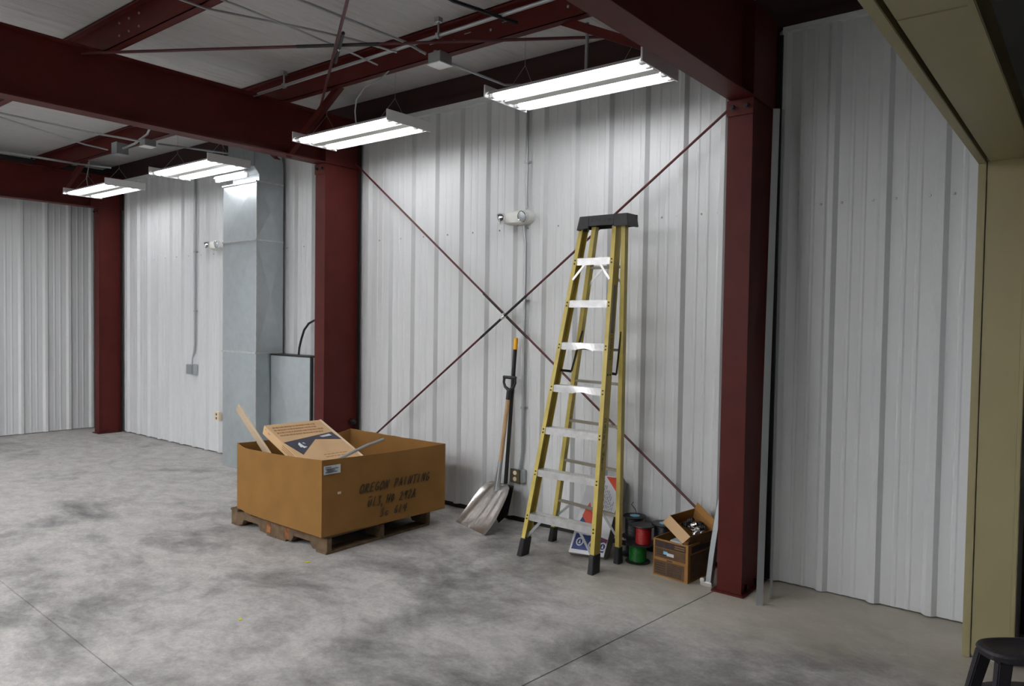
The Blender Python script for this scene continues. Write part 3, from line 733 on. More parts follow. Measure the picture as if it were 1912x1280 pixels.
# flat carton leaning in the bin
U1, U2, L2 = V(-5.17, 3.37, 0.835), V(-5.13, 3.89, 0.835), V(-4.51, 3.86, 0.605)
e1 = (U2-U1); e2 = (L2-U2); e2 = (e2 - e1.normalized()*e2.dot(e1.normalized())); nrm = e2.cross(e1).normalized()
if nrm.z < 0: nrm = -nrm
LT = e2.normalized(); LW = e1.normalized(); W_ = e1.length; LEN = 0.88
carton = thing('flat_carton', 'pale flat printed carton leaning out of the cardboard bin', 'box', U1)
part('body', 'carton', carton, lambda b: b.obox(U1 - nrm*0.075, LW*W_, LT*LEN, nrm*0.075), bevel=0.003)
def on(u, v, h=0.0008): return U1 + LW*u*W_ + LT*v*LEN + nrm*h
def patch(name, m, pts, h=0.0012):
    return part(name, m, carton, lambda b: b.prism([on(u, v, 0.0002) for u, v in pts], nrm*h))
patch('blue_band', 'navy', [(0.02, 0.34), (0.93, 0.25), (0.96, 0.40), (0.55, 0.345), (0.12, 0.58)])
patch('white_mark', 'paper', [(0.20, 0.40), (0.245, 0.37), (0.26, 0.44), (0.30, 0.46), (0.235, 0.475), (0.22, 0.45), (0.195, 0.46)], 0.002)
patch('white_mark', 'paper', [(0.28, 0.385), (0.31, 0.38), (0.32, 0.41)], 0.002)
patch('white_mark', 'paper', [(0.66, 0.305), (0.85, 0.283), (0.87, 0.315), (0.70, 0.325)], 0.002)
b = MB(); rnd = random.Random(5)
for v in (0.055, 0.105, 0.155, 0.205):
    u = 0.06 + rnd.random()*0.03; end = 0.93 - rnd.random()*0.18
    while u < end:
        l_ = rnd.uniform(0.015, 0.05)
        b.obox(on(u, v, 0.0002), LW*l_*W_, LT*0.022, nrm*0.001); u += l_+rnd.uniform(0.006, 0.014)
for v in (0.62, 0.66, 0.70):
    u = 0.42
    while u < 0.75 and v < 0.69:
        l_ = rnd.uniform(0.03, 0.07); b.obox(on(u, v, 0.0002), LW*l_*W_, LT*0.008, nrm*0.001); u += l_+0.015
b.build('print_lines', 'orangeink', carton, kind='stuff')
b = MB()
for (u0, u1_, dz) in ((0.03, 0.05, 0.02), (0.09, 0.13, 0.03), (0.35, 0.55, 0.02), (0.35, 0.55, 0.035), (0.35, 0.52, 0.05)):
    b.obox(U1 + LT*u0*LEN - nrm*dz - LW*0.0008, LT*(u1_-u0)*LEN, nrm*0.006, LW*0.0006)
b.build('side_print', 'orangeink', carton)
part('edge_tape', 'cartonedge', carton, lambda b: b.obox(on(0.955, 0.0, 0.0002), LW*0.045*W_, LT*0.9*LEN, nrm*0.0012))

bd = thing('wooden_strip', 'narrow pale board sticking up from the left end of the bin', 'board', (-5.1, 3.5, 0.2))
p0 = V(-5.02, 3.50, 0.18); p1 = V(-5.425, 3.50, 0.745)
TOPB = V(-5.36, 3.42, 0.875)
def board_at(b, th0, th1, w0):
    pass
q0, q1 = V(-5.02, 3.50, 0.345), V(-5.765, 3.50, 0.915)
part('board', 'board', bd, lambda b: b.bar(q0, q1, 0.058, 0.014, (0, 1, 0)), bevel=0.001)
part('sawn_edge', 'boardedge', bd, lambda b: b.bar(q0+V(0.020, 0, 0.0262), q1+V(0.020, 0, 0.0262), 0.006, 0.0146, (0, 1, 0)))
conduit('bent_conduit', [(-4.62, 3.30, 0.50), (-4.35, 3.43, 0.652), (-4.37, 3.60, 0.690), (-4.40, 3.78, 0.722), (-4.415, 3.86, 0.727), (-4.42, 3.953, 0.742)], 0.0115, 'galvd', 'bent grey pipe end poking over the near rim of the bin', 'pipe')

# ---------------------------------------------------------------- scoop shovel and second tool
sh = thing('scoop_shovel', 'aluminium scoop shovel with a short wooden handle leaning on the wall', 'shovel', (-3.95, 4.5, 0))
def scoop():
    A_, B_ = V(-4.168, 4.547, 0.004), V(-3.735, 4.409, 0.004)
    # rows from tip to shoulder: left and right edge points of the sheet
    rows = [(A_, B_), (V(-4.150, 4.583, 0.055), V(-3.706, 4.443, 0.055)), (V(-4.125, 4.625, 0.115), V(-3.684, 4.490, 0.125)),
            (V(-4.090, 4.685, 0.205), V(-3.678, 4.560, 0.215)), (V(-4.058, 4.722, 0.270), V(-3.680, 4.615, 0.290)),
            (V(-4.010, 4.742, 0.320), V(-3.700, 4.665, 0.342)), (V(-3.945, 4.750, 0.348), V(-3.760, 4.705, 0.362))]
    nrm_ = (B_-A_).cross(V(-3.849, 4.75, .397)-A_).normalized()
    if nrm_.y > 0: nrm_ = -nrm_
    b = MB(); n = 14; vs = []
    for side in (0, 1):
        for j, (l, r) in enumerate(rows):
            for i in range(n+1):
                t = i/n; s_ = abs(2*t-1)
                dish = -0.030*(1-s_**4)*min(1, 0.15+j*0.22)
                ridge = 0.007*max(0, math.cos((t-0.5)*PI*9)) * (0.25 < t < 0.75) * (1 <= j <= 4)
                vs.append(l + (r-l)*t + nrm_*(dish + ridge + 0.028*(s_ > 0.97)*0.4 - 0.0025*side))
    m_ = len(rows)*(n+1); fs = []
    for j in range(len(rows)-1):
        for i in range(n):
            a = j*(n+1)+i; fs += [(a, a+1, a+n+2, a+n+1), (m_+a, m_+a+n+1, m_+a+n+2, m_+a+1)]
    for i in range(n):
        for j in (0, len(rows)-1):
            a = j*(n+1)+i; fs.append((a, a+1, m_+a+1, m_+a))
    for j in range(len(rows)-1):
        for i in (0, n):
            a = j*(n+1)+i; fs.append((a, a+n+1, m_+a+n+1, m_+a))
    b.add(vs, fs); return b
scoop().build('blade', 'aludirty', sh, smooth=True)
S0, S1, S2, S3 = V(-3.880, 4.715, 0.285), V(-3.866, 4.745, 0.530), V(-3.827, 4.785, 1.060), V(-3.822, 4.790, 1.115)
part('socket', 'galvd', sh, lambda b: b.tube([S0, S0.lerp(S1, 0.4), S1], [0.026, 0.022, 0.019], 12), smooth=True)
part('handle', 'wood', sh, lambda b: b.tube([S1-V(0, 0, 0.01), S2], 0.0175, 12), smooth=True)
def dgrip(b):
    b.tube([S2-V(0, 0, 0.02), S3], [0.022, 0.021], 12)
    c = S3
    for s_ in (-1, 1):
        b.tube([c, c+V(0.045*s_, 0.0, 0.030), c+V(0.060*s_, 0.002, 0.065), c+V(0.056*s_, 0.004, 0.108)], [0.016, 0.012, 0.011, 0.012], 10)
    b.tube([c+V(-0.064, 0.004, 0.108), c+V(0.064, 0.004, 0.108)], 0.0135, 12)
part('d_grip', 'black', sh, dgrip, smooth=True)
tl = thing('long_handled_spade', 'black spade handle with a yellow end standing behind the scoop shovel', 'spade', (-3.80, 4.83, 0))
T0, T1, T2 = V(-3.850, 4.795, 0.335), V(-3.803, 4.838, 1.455), V(-3.799, 4.842, 1.552)
part('handle', 'blackmetal', tl, lambda b: b.tube([T0, T1], 0.0165, 12), smooth=True)
part('end_grip', 'tip', tl, lambda b: b.tube([T1, T2-V(0, 0, 0.006), T2], [0.0185, 0.0185, 0.014], 12), smooth=True)
part('blade', 'blackmetal', tl, lambda b: b.prism([(-3.94, 4.79, 0.33), (-3.76, 4.79, 0.33), (-3.77, 4.73, 0.10), (-3.85, 4.71, 0.02), (-3.93, 4.73, 0.10)], (0, 0.004, 0)))

# ---------------------------------------------------------------- step ladder
lad = thing('step_ladder', 'tall yellow step ladder with silver steps and black top standing by the wall', 'ladder', (-2.93, 4.38, 0))
def FL(z): return V(-3.232+0.137*z, 4.2+0.1*z, z)
def FR(z): return V(-2.630-0.004*z, 4.2+0.1*z, z)
def RL(z): return V(-3.268+0.196*z, 4.655-0.083*z, z)
def RR(z): return V(-2.612+0.015*z, 4.530-0.025*z, z)
def channel(fn, z0, z1, w_, d_, t, side):
    """C-shaped rail; side=+1: web on the +x side"""
    def f(b):
        h = w_/2
        if side > 0: prof = [(-h, 0), (h, 0), (h, d_), (-h, d_), (-h, d_-t), (h-t, d_-t), (h-t, t), (-h, t)]
        else: prof = [(h, 0), (-h, 0), (-h, d_), (h, d_), (h, d_-t), (-h+t, d_-t), (-h+t, t), (h, t)]
        p, q = fn(z0), fn(z1)
        b.prism([p+V(u, v, 0) for u, v in prof], q-p)
    return f
ZR = 2.36
rl_l = part('front_rail', 'yellow', lad, channel(FL, 0.09, ZR, 0.032, 0.078, 0.005, -1))
rl_r = part('front_rail', 'yellow', lad, channel(FR, 0.09, ZR, 0.032, 0.078, 0.005, 1))
def rear(fn): return lambda b: b.prism([fn(0.10)+V(u, v, 0) for u, v in ((-0.016, -0.02), (0.016, -0.02), (0.016, 0.024), (-0.016, 0.024))], fn(ZR)-fn(0.10))
part('rear_rail', 'yellow', lad, rear(RL)); part('rear_rail', 'yellow', lad, rear(RR))
b = MB()
for fn, s_ in ((FL, -1), (FR, 1)):
    p = fn(0.0); q = fn(0.13)
    b.hexa([p+V(-0.022, -0.012, 0), p+V(0.022, -0.012, 0), p+V(0.022, 0.085, 0), p+V(-0.022, 0.085, 0)], [q+V(-0.019, -0.006, 0), q+V(0.019, -0.006, 0), q+V(0.019, 0.083, 0), q+V(-0.019, 0.083, 0)])
    b.build('foot', 'black', lad, bevel=0.004); b = MB()
for fn in (RL, RR):
    p = fn(0.0); q = fn(0.12)
    b.hexa([p+V(-0.022, -0.03, 0), p+V(0.022, -0.03, 0), p+V(0.022, 0.035, 0), p+V(-0.022, 0.035, 0)], [q+V(-0.019, -0.024, 0), q+V(0.019, -0.024, 0), q+V(0.019, 0.028, 0), q+V(-0.019, 0.028, 0)])
    b.build('foot', 'black', lad, bevel=0.004); b = MB()
zst = [0.288, 0.608, 0.913, 1.218, 1.521, 1.820, 2.118]
for k, z in enumerate(zst):
    l, r = FL(z)+V(0.014, 0.004, 0), FR(z)+V(-0.014, 0.004, 0)
    def f(b):
        n = 12; bent = {3: (0.62, 0.06), 4: (0.55, 0.11)}.get(k)
        hh = 0.050; dep = 0.076; top = z+0.024
        # top tread with ridges
        for j in range(5):
            y0 = l.y + 0.002 + j*dep/5
            b.box((l.x, y0, top-0.003), (r.x, y0+dep/5-0.004, top + (0.0015 if j % 2 else 0)))
        b.box((l.x, l.y+0.001, top-0.004), (r.x, l.y+dep, top-0.002))
        b.box((l.x, l.y+dep-0.003, top-0.030), (r.x, l.y+dep, top))
        # front lip, dented on the used steps
        vs = []
        for i in range(n+1):
            t = i/n; xx = l.x+(r.x-l.x)*t; up_ = 0; o = 0
            if bent:
                dd = abs(t-bent[0])
                up_ = 0.016*max(0, 1-dd/0.22); o = -0.010*max(0, 1-dd/0.3)
            for (yy, zz) in ((l.y, top), (l.y, top-hh), (l.y+0.003, top-hh), (l.y+0.003, top)):
                lowpt = zz < top-0.01
                vs.append((xx, yy+(o if lowpt else 0), zz+(up_ if lowpt else 0)))
        fs = []
        for i in range(n):
            a = i*4
            for q in range(4): fs.append((a+q, a+(q+1) % 4, a+4+(q+1) % 4, a+4+q))
        fs += [(0, 1, 2, 3), (n*4+3, n*4+2, n*4+1, n*4)]
        b.add(vs, fs)
    st = part('step', 'alu', lad, f)
    for side, fn in ((-1, FL), (1, FR)):
        for dz in (0.010, -0.014):
            p = fn(z+dz)
            part('rivet', 'blackmetal', st, lambda b: b.lathe((p.x-0.001*side, p.y-0.0005, p.z), [(0.0062, 0), (0.0055, 0.003)], 8, (0, -1, 0)))
for z in (2.075, 1.50, 1.262, 0.962, 0.655, 0.335):
    l, r = RL(z), RR(z)
    part('rear_bar', 'bar', lad, lambda b: b.obox(l+V(0.012, -0.016, -0.008), r-l-V(0.024, 0, 0), V(0, 0.032, 0), V(0, 0, 0.018)), bevel=0.002)
def diag(p, q, m='alu', w_=0.016): return part('brace', m, lad, lambda b: b.bar(p, q, w_, 0.004, (0, 1, 0)))
l, r = FL(2.09), FR(2.09)
diag(l+V(0.085, 0.0, 0.0), FL(1.99)+V(0.010, 0.0, 0)); diag(r+V(-0.085, 0.0, 0.0), FR(1.99)+V(-0.008, 0.0, 0))
diag(RL(2.07)+V(0.11, 0, 0), RL(1.95)+V(0.005, 0, 0)); diag(RR(2.07)+V(-0.11, 0, 0), RR(1.95)+V(-0.005, 0, 0))
l, r = FL(0.27), FR(0.27)
diag(l+V(0.115, 0.02, 0.0), FL(0.13)+V(0.005, 0.03, 0), 'galvd', 0.020); diag(r+V(-0.13, 0.02, 0.0), FR(0.10)+V(-0.008, 0.03, 0), 'galvd', 0.020)
diag(RL(0.34)+V(0.14, 0, 0), RL(0.20), 'galvd', 0.018); diag(RR(0.34)+V(-0.14, 0, 0), RR(0.17), 'galvd', 0.018)
for xo, fn, fr in ((0.018, FL, RL), (-0.0, FR, RR)):
    part('spreader', 'black', lad, lambda b: (b.bar(fr(1.63)+V(xo*1.4, -0.02, 0), fn(1.335)+V(xo*2.2+0.02, 0.13, 0), 0.018, 0.005, (1, 0, 0)), b.bar(fn(1.335)+V(xo*2.2+0.02, 0.13, 0), fn(1.345)+V(xo, 0.05, 0.0), 0.018, 0.006, (1, 0, 0))))
def cap(b):
    x0, x1, y0, y1, zt, zb = -2.912, -2.512, 4.400, 4.535, 2.432, 2.362
    n = 9; vs = []; prof = [0.0, 0.0]
    b.box((x0+0.012, y0+0.006, zt-0.016), (x1-0.006, y1-0.006, zt))
    b.hexa([(x0-0.010, y0-0.004, zb-0.025), (x0+0.09, y0-0.004, zb-0.012), (x0+0.09, y0+0.012, zb-0.012), (x0-0.010, y0+0.012, zb-0.025)], [(x0+0.012, y0, zt), (x0+0.09, y0, zt), (x0+0.09, y0+0.012, zt), (x0+0.012, y0+0.012, zt)])
    b.hexa([(x0+0.09, y0-0.002, zb), (x1-0.11, y0-0.002, zb), (x1-0.11, y0+0.012, zb), (x0+0.09, y0+0.012, zb)], [(x0+0.09, y0, zt), (x1-0.11, y0, zt), (x1-0.11, y0+0.012, zt), (x0+0.09, y0+0.012, zt)])
    b.hexa([(x1-0.11, y0-0.004, zb-0.014), (x1+0.002, y0-0.004, zb-0.014), (x1+0.002, y0+0.012, zb-0.014), (x1-0.11, y0+0.012, zb-0.014)], [(x1-0.11, y0, zt), (x1-0.008, y0, zt), (x1-0.008, y0+0.012, zt), (x1-0.11, y0+0.012, zt)])
    b.hexa([(x1-0.012, y0, zb-0.014), (x1+0.008, y0, zb-0.014), (x1+0.008, y1, zb-0.014), (x1-0.012, y1, zb-0.014)], [(x1-0.020, y0, zt), (x1-0.006, y0, zt), (x1-0.006, y1, zt), (x1-0.020, y1, zt)])
    b.hexa([(x0-0.010, y0, zb-0.025), (x0+0.006, y0, zb-0.025), (x0+0.006, y1, zb-0.025), (x0-0.010, y1, zb-0.025)], [(x0+0.012, y0, zt), (x0+0.024, y0, zt), (x0+0.024, y1, zt), (x0+0.012, y1, zt)])
    b.box((x0, y1-0.014, zb-0.01), (x1, y1, zt))
cp = part('top_cap', 'black', lad, cap, bevel=0.002)
b = MB(); rnd = random.Random(3)
for k in range(11):
    xx = -2.80+k*0.021
    if k in (4,): continue
    b.box((xx, 4.3975, 2.385+rnd.random()*0.008), (xx+0.005, 4.3995, 2.408)); b.box((xx, 4.3975, 2.40), (xx+0.013, 4.3995, 2.404))
b.build('embossed_marks', 'stool', cp)
# stickers on the outer face of the right rail
def web_pt(z, v): return FR(z) + V(0.0163, v, 0)
dz_ = (FR(1)-FR(0)).normalized()
text_mesh('LOUISVILLE', 0.040, web_pt(1.435, 0.052), dz_, (0, -1, 0.1), (1, 0, 0), 'rail_lettering', 'navy', rl_r)
part('rail_label', 'boxgrey', rl_r, lambda b: b.hexa([web_pt(1.62, 0.02), web_pt(1.62, 0.02)+V(0.0006, 0, 0), web_pt(1.62, 0.06)+V(0.0006, 0, 0), web_pt(1.62, 0.06)], [web_pt(1.95, 0.02), web_pt(1.95, 0.02)+V(0.0006, 0, 0), web_pt(1.95, 0.06)+V(0.0006, 0, 0), web_pt(1.95, 0.06)]))
b_z = 1.012
for ch, z in zip('DAUBPNBTY', (1.012, 0.970, 0.938, 0.898, 0.838, 0.782, 0.750, 0.716, 0.682)):
    text_mesh(ch, 0.042, web_pt(z, 0.016), (0, 1, 0.1), dz_, (1, 0, 0), 'rail_letter', 'ink', rl_r)
for z in (1.335,):
    for v in (0.02, 0.05): part('bolt', 'blackmetal', rl_r, lambda b: b.lathe(web_pt(z, v), [(0.007, 0), (0.007, 0.004)], 8, (1, 0, 0)))

# ---------------------------------------------------------------- white carton behind the ladder
BL, BR = V(-2.962, 4.425, 0.030), V(-2.705, 4.490, 0.030)
TL = V(-2.993, 4.745, 0.545); TR = V(-2.742, 4.808, 0.545)
wx = (BR-BL); wy = ((TL-BL)+(TR-BR))*0.5; wn = wx.cross(wy).normalized()
if wn.y > 0: wn = -wn
TH = 0.135
wb = thing('white_carton', 'white carton with blue and orange print leaning behind the ladder', 'box', BL-wn*0)
part('body', 'boxgrey', wb, lambda b: b.obox(BL - wn*TH, wx, wy, wn*(TH-0.001)), bevel=0.003)
def wo(u, v, h=0.0): return BL + wx*u + wy*v + wn*h
def wpatch(name, m, pts, h=0.001): return part(name, m, wb, lambda b: b.prism([wo(u, v, -0.0005) for u, v in pts], wn*h))
wpatch('front_panel', 'boxwhite', [(0.004, 0.004), (0.996, 0.004), (0.996, 0.996), (0.004, 0.996)], 0.001)
wpatch('blue_band', 'blue', [(0.05, 0.05), (0.95, 0.05), (0.99, 0.21), (0.70, 0.24), (0.40, 0.23), (0.08, 0.245)], 0.002)
wpatch('blue_patch', 'blue', [(0.06, 0.36), (0.45, 0.36), (0.36, 0.44), (0.14, 0.46)], 0.002)
wpatch('orange_triangle', 'orange', [(0.12, 0.46), (0.30, 0.37), (0.62, 0.36), (0.36, 0.53), (0.24, 0.64), (0.17, 0.56)], 0.0025)
wpatch('orange_corner', 'orange', [(0.52, 0.985), (0.78, 0.985), (0.97, 0.77)], 0.002)
wpatch('blue_corner', 'blue', [(0.78, 0.985), (0.97, 0.985), (0.97, 0.79), (0.90, 0.84)], 0.0025)
wpatch('plum_patch', 'plum', [(0.70, 0.235), (0.99, 0.205), (0.97, 0.155), (0.80, 0.205)], 0.003)
for (cu, cv_) in ((0.24, 0.145), (0.60, 0.125), (0.90, 0.120)):
    def ring(b):
        n = 20; vs = []
        for h_ in (0.001, 0.0026):
            for rr in (1.0, 0.68):
                for k in range(n):
                    a = 2*PI*k/n; vs.append(wo(cu+0.105*rr*math.cos(a), cv_+0.052*rr*math.sin(a), h_))
        fs = []
        for k in range(n):
            k2 = (k+1) % n
            fs += [(2*n+k, 2*n+k2, 3*n+k2, 3*n+k), (k, k+n, k2+n, k2), (k, k2, 2*n+k2, 2*n+k), (n+k, 3*n+k, 3*n+k2, n+k2)]
        b.add(vs, fs)
        b.prism([wo(cu-0.03, cv_-0.02, 0.001), wo(cu+0.03, cv_-0.02, 0.001), wo(cu, cv_+0.03, 0.001)], wn*0.0014)
    part('round_emblem', 'boxwhite', wb, ring)
b = MB(); rnd = random.Random(9)
for i in range(9):
    u = 0.50+0.048*i; v = 0.50; end = 0.90-0.035*i
    while v < end:
        l_ = rnd.uniform(0.02, 0.06); b.obox(wo(u, v, 0.0003), wx*0.014, wy*l_, wn*0.001); v += l_+0.012
b.build('print_lines', 'textgrey', wb, kind='stuff')
text_mesh('ULTRA', 0.055, wo(0.46, 0.66, 0), wy, -wx, wn, 'heading', 'textgrey', wb, depth=0.0014)
part('hand_slot', 'shell', wb, lambda b: b.obox(wo(1.0, 0.80, -0.07), wy*0.06, wn*0.018, wx.normalized()*0.001))

# ---------------------------------------------------------------- wire spools
def spool(c, r, h, m, label, hub=None, rd=None):
    rd = rd or r*0.60
    t = thing('wire_spool', label, 'spool', c, group='spools of wire beside the ladder')
    c = V(c)
    part('flange', 'black', t, lambda b: b.lathe(c, [(r*0.97, 0), (r, 0.003), (r, 0.007), (r*0.95, 0.009)], 28), smooth=True)
    part('flange', 'black', t, lambda b: b.lathe(c+V(0, 0, h-0.009), [(r*0.95, 0), (r, 0.002), (r, 0.006), (r*0.97, 0.009)], 28), smooth=True)
    def wind(b):
        n = max(6, int((h-0.018)/0.009)); prof = []
        for i in range(n):
            z0 = 0.009+(h-0.018)*i/n; dz = (h-0.018)/n
            prof += [(rd-0.003, z0), (rd, z0+dz*0.5), (rd-0.003, z0+dz*0.95)]
        b.lathe(c, prof, 24)
    part('wire', m, t, wind, smooth=True)
    if hub: part('hub_label', hub, t, lambda b: b.lathe(c+V(0, 0, h-0.0005), [(r*0.42, 0), (r*0.42, 0.0015)], 20))
    return t
spool((-2.525, 4.655, 0), 0.088, 0.135, 'greenwire', 'green wire spool standing on the floor', rd=0.062)
spool((-2.475, 4.640, 0.136), 0.082, 0.140, 'redwire', 'red wire spool standing on the green one', rd=0.056)
spool((-2.630, 4.770, 0), 0.085, 0.140, 'blackwire', 'lower black wire spool behind the ladder foot')
spool((-2.615, 4.765, 0.141), 0.085, 0.150, 'blackwire', 'upper black wire spool with a blue label, nearest the ladder', 'cyan', rd=0.070)
spool((-2.345, 4.745, 0), 0.088, 0.140, 'blackwire', 'lower black wire spool behind the brown box')
spool((-2.365, 4.740, 0.141), 0.088, 0.145, 'blackwire', 'upper black wire spool with a blue label, nearest the boxes', 'cyan', rd=0.072)
conduit('loose_wire', [(-2.62, 4.80, 0.295), (-2.64, 4.82, 0.32), (-2.68, 4.83, 0.35), (-2.66, 4.82, 0.37)], 0.003, 'blackwire', 'loose wire end curling up from the spools', 'wire', seg=5)

# ---------------------------------------------------------------- two small boxes by the column
lb = thing('printed_box', 'brown printed cardboard box on the floor under the tilted box', 'box', (-2.18, 4.63, 0))
a0 = V(-2.318, 4.490, 0); a1 = V(-2.053, 4.462, 0); ax_ = (a1-a0); ay_ = V(0.030, 0.30, 0); H_ = 0.250
ayn = ay_.normalized(); axn = ax_.normalized(); fn_ = V(axn.y, -axn.x, 0)
def lbwall(o, d, name='side_panel'):
    n = V(-d.y, d.x, 0).normalized()
    return part(name, 'boxbrown', lb, lambda b: b.obox(o, d, n*0.005, V(0, 0, H_)))
frontp = lbwall(a0, ax_, 'front_panel'); sidep = lbwall(a1, ay_); lbwall(a1+ay_, -ax_); lbwall(a0+ay_, -ay_)
part('bottom_panel', 'boxbrown', lb, lambda b: b.obox(a0+V(0.003, 0.006, 0), ax_*0.97, ay_*0.97, V(0, 0, 0.005)))
def lp(m, u0, u1_, z0, z1, nm='print_panel', h=0.001):
    part(nm, m, frontp, lambda b: b.obox(a0+ax_*u0+V(0, 0, z0)+fn_*0.0001, ax_*(u1_-u0), V(0, 0, z1-z0), fn_*h))
lp('boxdark', 0.05, 0.93, 0.195, 0.240); lp('boxmid', 0.05, 0.93, 0.128, 0.192); lp('boxmid', 0.03, 0.90, 0.010, 0.108)
lp('cyan', 0.30, 0.42, 0.155, 0.175, 'blue_mark', 0.002); lp('paper', 0.40, 0.60, 0.148, 0.168, 'white_mark', 0.0022)
for k in range(3): lp('boxdark', 0.10, 0.36, 0.145+0.014*k, 0.151+0.014*k, 'dark_line', 0.0018)
for k in range(2): lp('boxbrown', 0.62, 0.90, 0.208+0.014*k, 0.213+0.014*k, 'pale_line', 0.0018)
for k in range(5): lp('boxdark', 0.06, 0.36, 0.022+0.016*k, 0.029+0.016*k, 'dark_line', 0.0018)
for k in range(4): lp('boxdark', 0.42, 0.84, 0.055+0.012*k, 0.061+0.012*k, 'dark_line', 0.0018)
for k in range(9): lp('boxdark', 0.43+0.045*k, 0.455+0.045*k, 0.016, 0.050, 'dark_bar', 0.0018)
lp('shell', 0.40, 0.56, 0.112, 0.120, 'hand_slot', 0.0018)
part('print_panel', 'boxmid', sidep, lambda b: b.obox(a1+ay_*0.10+V(0.0001, 0, 0.015), ay_*0.85, V(0, 0, 0.165), V(0.001, 0, 0)))
part('print_panel', 'boxdark', sidep, lambda b: b.obox(a1+ay_*0.14+V(0.0001, 0, 0.190), ay_*0.80, V(0, 0, 0.045), V(0.001, 0, 0)))
wp = MB().obox(a0+ax_*0.30+ay_*0.25+V(0, 0, 0.160), ax_*0.35, ay_*0.5, V(0, 0, 0.075)).build('paper_pack', 'paper', None, label='white packet inside the lower printed box', cat='packet', bevel=0.003)

# tilted open box
ub_ = thing('tilted_open_box', 'small open cardboard box tilted on top of the printed box, full of fittings', 'box', (-2.12, 4.6, 0.3))
c_front = V(-2.058, 4.500, 0.300); c_left = V(-2.250, 4.585, 0.392); c_right = V(-1.962, 4.690, 0.330)
eu = c_left - c_front; ev_ = c_right - c_front
dn = eu.cross(ev_).normalized()
if dn.z > 0: dn = -dn
DEP = 0.095
def plate(name, o, a, b_, th, m, inn): return part(name, m, ub_, lambda b: b.obox(o, a, b_, inn*th))
plate('side_panel', c_front, eu, dn*DEP, 0.004, 'boxbrown', ev_.normalized())
plate('side_panel', c_front, ev_, dn*DEP, 0.004, 'boxmid', eu.normalized())
plate('side_panel', c_left, ev_, dn*DEP, 0.004, 'boxbrown', -eu.normalized())
plate('side_panel', c_right, eu, dn*DEP, 0.004, 'boxbrown', -ev_.normalized())
plate('bottom_panel', c_front+dn*DEP, eu, ev_, 0.004, 'boxbrown', -dn)
# outer flap folded over the left rim and tall flap at the back
fo = (-ev_.normalized()*0.055 + dn*0.040 )
plate('front_flap', c_front - ev_.normalized()*0.001, eu*0.98, fo, 0.003, 'carton', -dn)
bo = (-dn*0.110 + ev_.normalized()*0.018)
#plate('back_flap', c_left - (-eu*0), ev_, V(0, 0, 0.0) + (-dn*0.060 + eu.normalized()*0.010), 0.003, 'boxbrown', -eu.normalized())
plate('back_flap', c_right, eu, (-dn*0.045 + ev_.normalized()*0.012), 0.003, 'boxbrown', -ev_.normalized())
ctr = c_front + eu*0.5 + ev_*0.5
rnd = random.Random(11)
nf = 0
names = ['nearest the front rim', 'in the middle', 'beside the front rim', 'toward the back', 'by the left rim', 'by the right rim', 'half buried', 'deepest in the pile', 'lying on its side']
for (fu, fv) in ((0.18, 0.35), (0.30, 0.55), (0.15, 0.62), (0.42, 0.38), (0.55, 0.60), (0.33, 0.78), (0.62, 0.35), (0.72, 0.62), (0.50, 0.80)):
    p = c_front + eu*fu + ev_*fv + dn*(0.030+0.012*rnd.random())
    ax = V(rnd.uniform(-1, 1), rnd.uniform(-1, 1), rnd.uniform(-0.3, 0.9)).normalized()
    m_ = 'chrome' if nf < 5 else 'black'
    t = thing('conduit_fitting', ('shiny metal' if m_ == 'chrome' else 'dark') + ' fitting in the tilted box', 'fitting', p, group=('shiny' if m_ == 'chrome' else 'dark') + ' fittings in the tilted box')
    part('body', m_, t, lambda b: b.lathe(p, [(0.013, -0.024), (0.013, 0.0), (0.019, 0.002), (0.019, 0.012), (0.015, 0.014), (0.015, 0.026), (0.010, 0.026), (0.010, 0.01)], 12, ax), smooth=True)
    part('nut', m_, t, lambda b: b.lathe(p, [(0.020, -0.010), (0.020, -0.003)], 6, ax))
    nf += 1

# ---------------------------------------------------------------- leaning studs and trim
tr = thing('metal_trim', 'short grey metal channel leaning left of the nearest column', 'channel', (-1.95, 4.52, 0))
def trimf(b):
    pth = [V(-1.955, 4.512, 0.0), V(-1.938, 4.520, 0.20), V(-1.910, 4.532, 0.45), V(-1.882, 4.548, 0.64), V(-1.850, 4.570, 0.78), V(-1.830, 4.60, 0.95)]
    for i in range(len(pth)-1):
        p, q = pth[i], pth[i+1]; d = q-p
        b.obox(p, V(0.034, 0.0, 0), V(0, 0.002, 0), d); b.obox(p+V(0.032, 0, 0), V(0.002, 0, 0), V(0, 0.05, 0), d); b.obox(p, V(0.002, 0, 0), V(0, 0.03, 0), d)
part('channel', 'galv', tr, trimf)
part('crumpled_end', 'aludirty', tr, lambda b: (b.box((-1.985, 4.500, 0), (-1.905, 4.512, 0.030)), b.box((-1.985, 4.495, 0.022), (-1.955, 4.53, 0.05))), bevel=0.004)
def stud(p, q, w_, d_, label):
    t = thing('metal_stud', label, 'stud', p, group='metal studs leaning beside the nearest column')
    p, q = V(p), V(q); d = q-p
    part('web', 'studmetal', t, lambda b: b.obox(p, V(w_*0.78, w_*0.62, 0), V(0.001, -0.001, 0)*1.5, d))
    part('flange', 'studmetal', t, lambda b: b.obox(p, V(-0.62*d_*0.4, 0.78*d_, 0), V(0.0015, 0.001, 0), d))
    part('flange', 'galvd', t, lambda b: b.obox(p+V(w_*0.78, w_*0.62, 0), V(-0.62*d_*0.4, 0.78*d_, 0), V(0.0015, 0.001, 0), d))
    return t
stud((-1.578, 4.395, 0), (-1.630, 4.62, 3.03), 0.040, 0.040, 'wider grey metal stud leaning right of the nearest column')
stud((-1.553, 4.560, 0), (-1.615, 4.74, 3.05), 0.014, 0.025, 'thin grey metal stud behind the wider one, right of the nearest column')

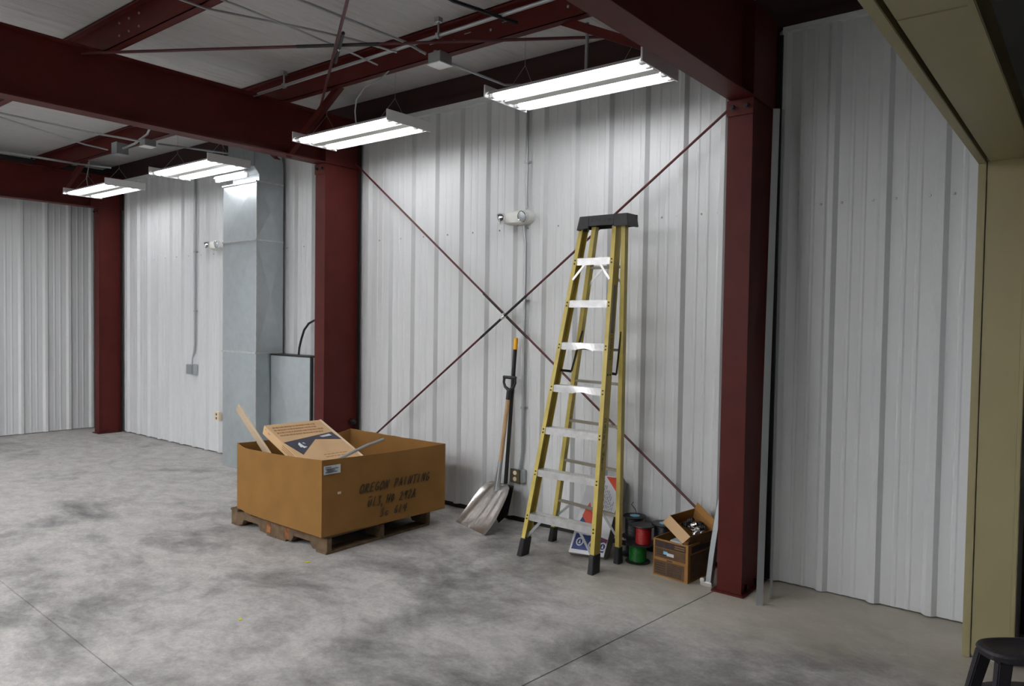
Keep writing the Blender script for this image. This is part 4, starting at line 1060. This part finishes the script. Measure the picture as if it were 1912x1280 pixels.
# ---------------------------------------------------------------- step stool at the lower right corner
st = thing('step_stool', 'charcoal plastic step stool at the lower right corner by the beige post', 'stool', (-0.19, 3.60, 0))
sc_ = V(-0.192, 3.640, 0)
du = V(0.783, 0.622, 0); dv = V(-0.622, 0.783, 0)
def oval(a, b_, n=32, p=2.6):
    out = []
    for k in range(n):
        t = 2*PI*k/n; c, s_ = math.cos(t), math.sin(t)
        out.append(du*(a*math.copysign(abs(c)**(2/p), c)) + dv*(b_*math.copysign(abs(s_)**(2/p), s_)))
    return out
def ovalstack(b, c, layers):
    n = 32; vs = []
    for (a, b_, z) in layers: vs += [c + p + V(0, 0, z) for p in oval(a, b_, n)]
    fs = [(i*n+k, i*n+(k+1) % n, (i+1)*n+(k+1) % n, (i+1)*n+k) for i in range(len(layers)-1) for k in range(n)]
    fs += [tuple(range(n))[::-1], tuple(range((len(layers)-1)*n, len(layers)*n))]
    b.add(vs, fs)
part('seat', 'stool', st, lambda b: ovalstack(b, sc_, [(0.165, 0.085, 0.362), (0.185, 0.100, 0.370), (0.192, 0.106, 0.392), (0.186, 0.101, 0.402), (0.165, 0.085, 0.406), (0.155, 0.078, 0.402)]), smooth=True)
part('lower_step', 'stool', st, lambda b: ovalstack(b, sc_ + dv*0.02, [(0.16, 0.10, 0.175), (0.175, 0.115, 0.18), (0.175, 0.115, 0.196), (0.165, 0.105, 0.203)]), smooth=True)
for su, sv in ((-1, -1), (1, -1), (1, 1), (-1, 1)):
    p = sc_ + du*0.135*su + dv*0.060*sv; q = sc_ + du*0.200*su + dv*0.110*sv
    part('leg', 'stool', st, lambda b: b.hexa([q+du*-0.022+dv*-0.014, q+du*0.022+dv*-0.014, q+du*0.022+dv*0.014, q+du*-0.022+dv*0.014],
                                             [p+V(0, 0, 0.372)+du*-0.030+dv*-0.018, p+V(0, 0, 0.372)+du*0.030+dv*-0.018, p+V(0, 0, 0.372)+du*0.030+dv*0.018, p+V(0, 0, 0.372)+du*-0.030+dv*0.018]), bevel=0.005)
part('yellow_panel', 'scrap', st, lambda b: b.obox(sc_ + du*-0.02 + dv*-0.100 + V(0, 0, 0.20), du*0.14, dv*0.004, V(0, 0, 0.135)), bevel=0.001)

# ---------------------------------------------------------------- scraps on the floor
MB().prism([(-4.28, 3.11, 0.0003), (-4.245, 3.105, 0.0003), (-4.24, 3.13, 0.0003), (-4.265, 3.14, 0.0003)], (0, 0, 0.003)).build('paper_scrap', 'scrap', None, label='tiny yellow scrap on the floor in front of the pallet corner', cat='scrap')
MB().prism([(-3.745, 2.285, 0.0003), (-3.715, 2.270, 0.0003), (-3.71, 2.282, 0.0003), (-3.735, 2.30, 0.0003)], (0, 0, 0.003)).build('paper_scrap', 'scrap', None, label='tiny yellow scrap lying alone in the middle of the floor', cat='scrap')
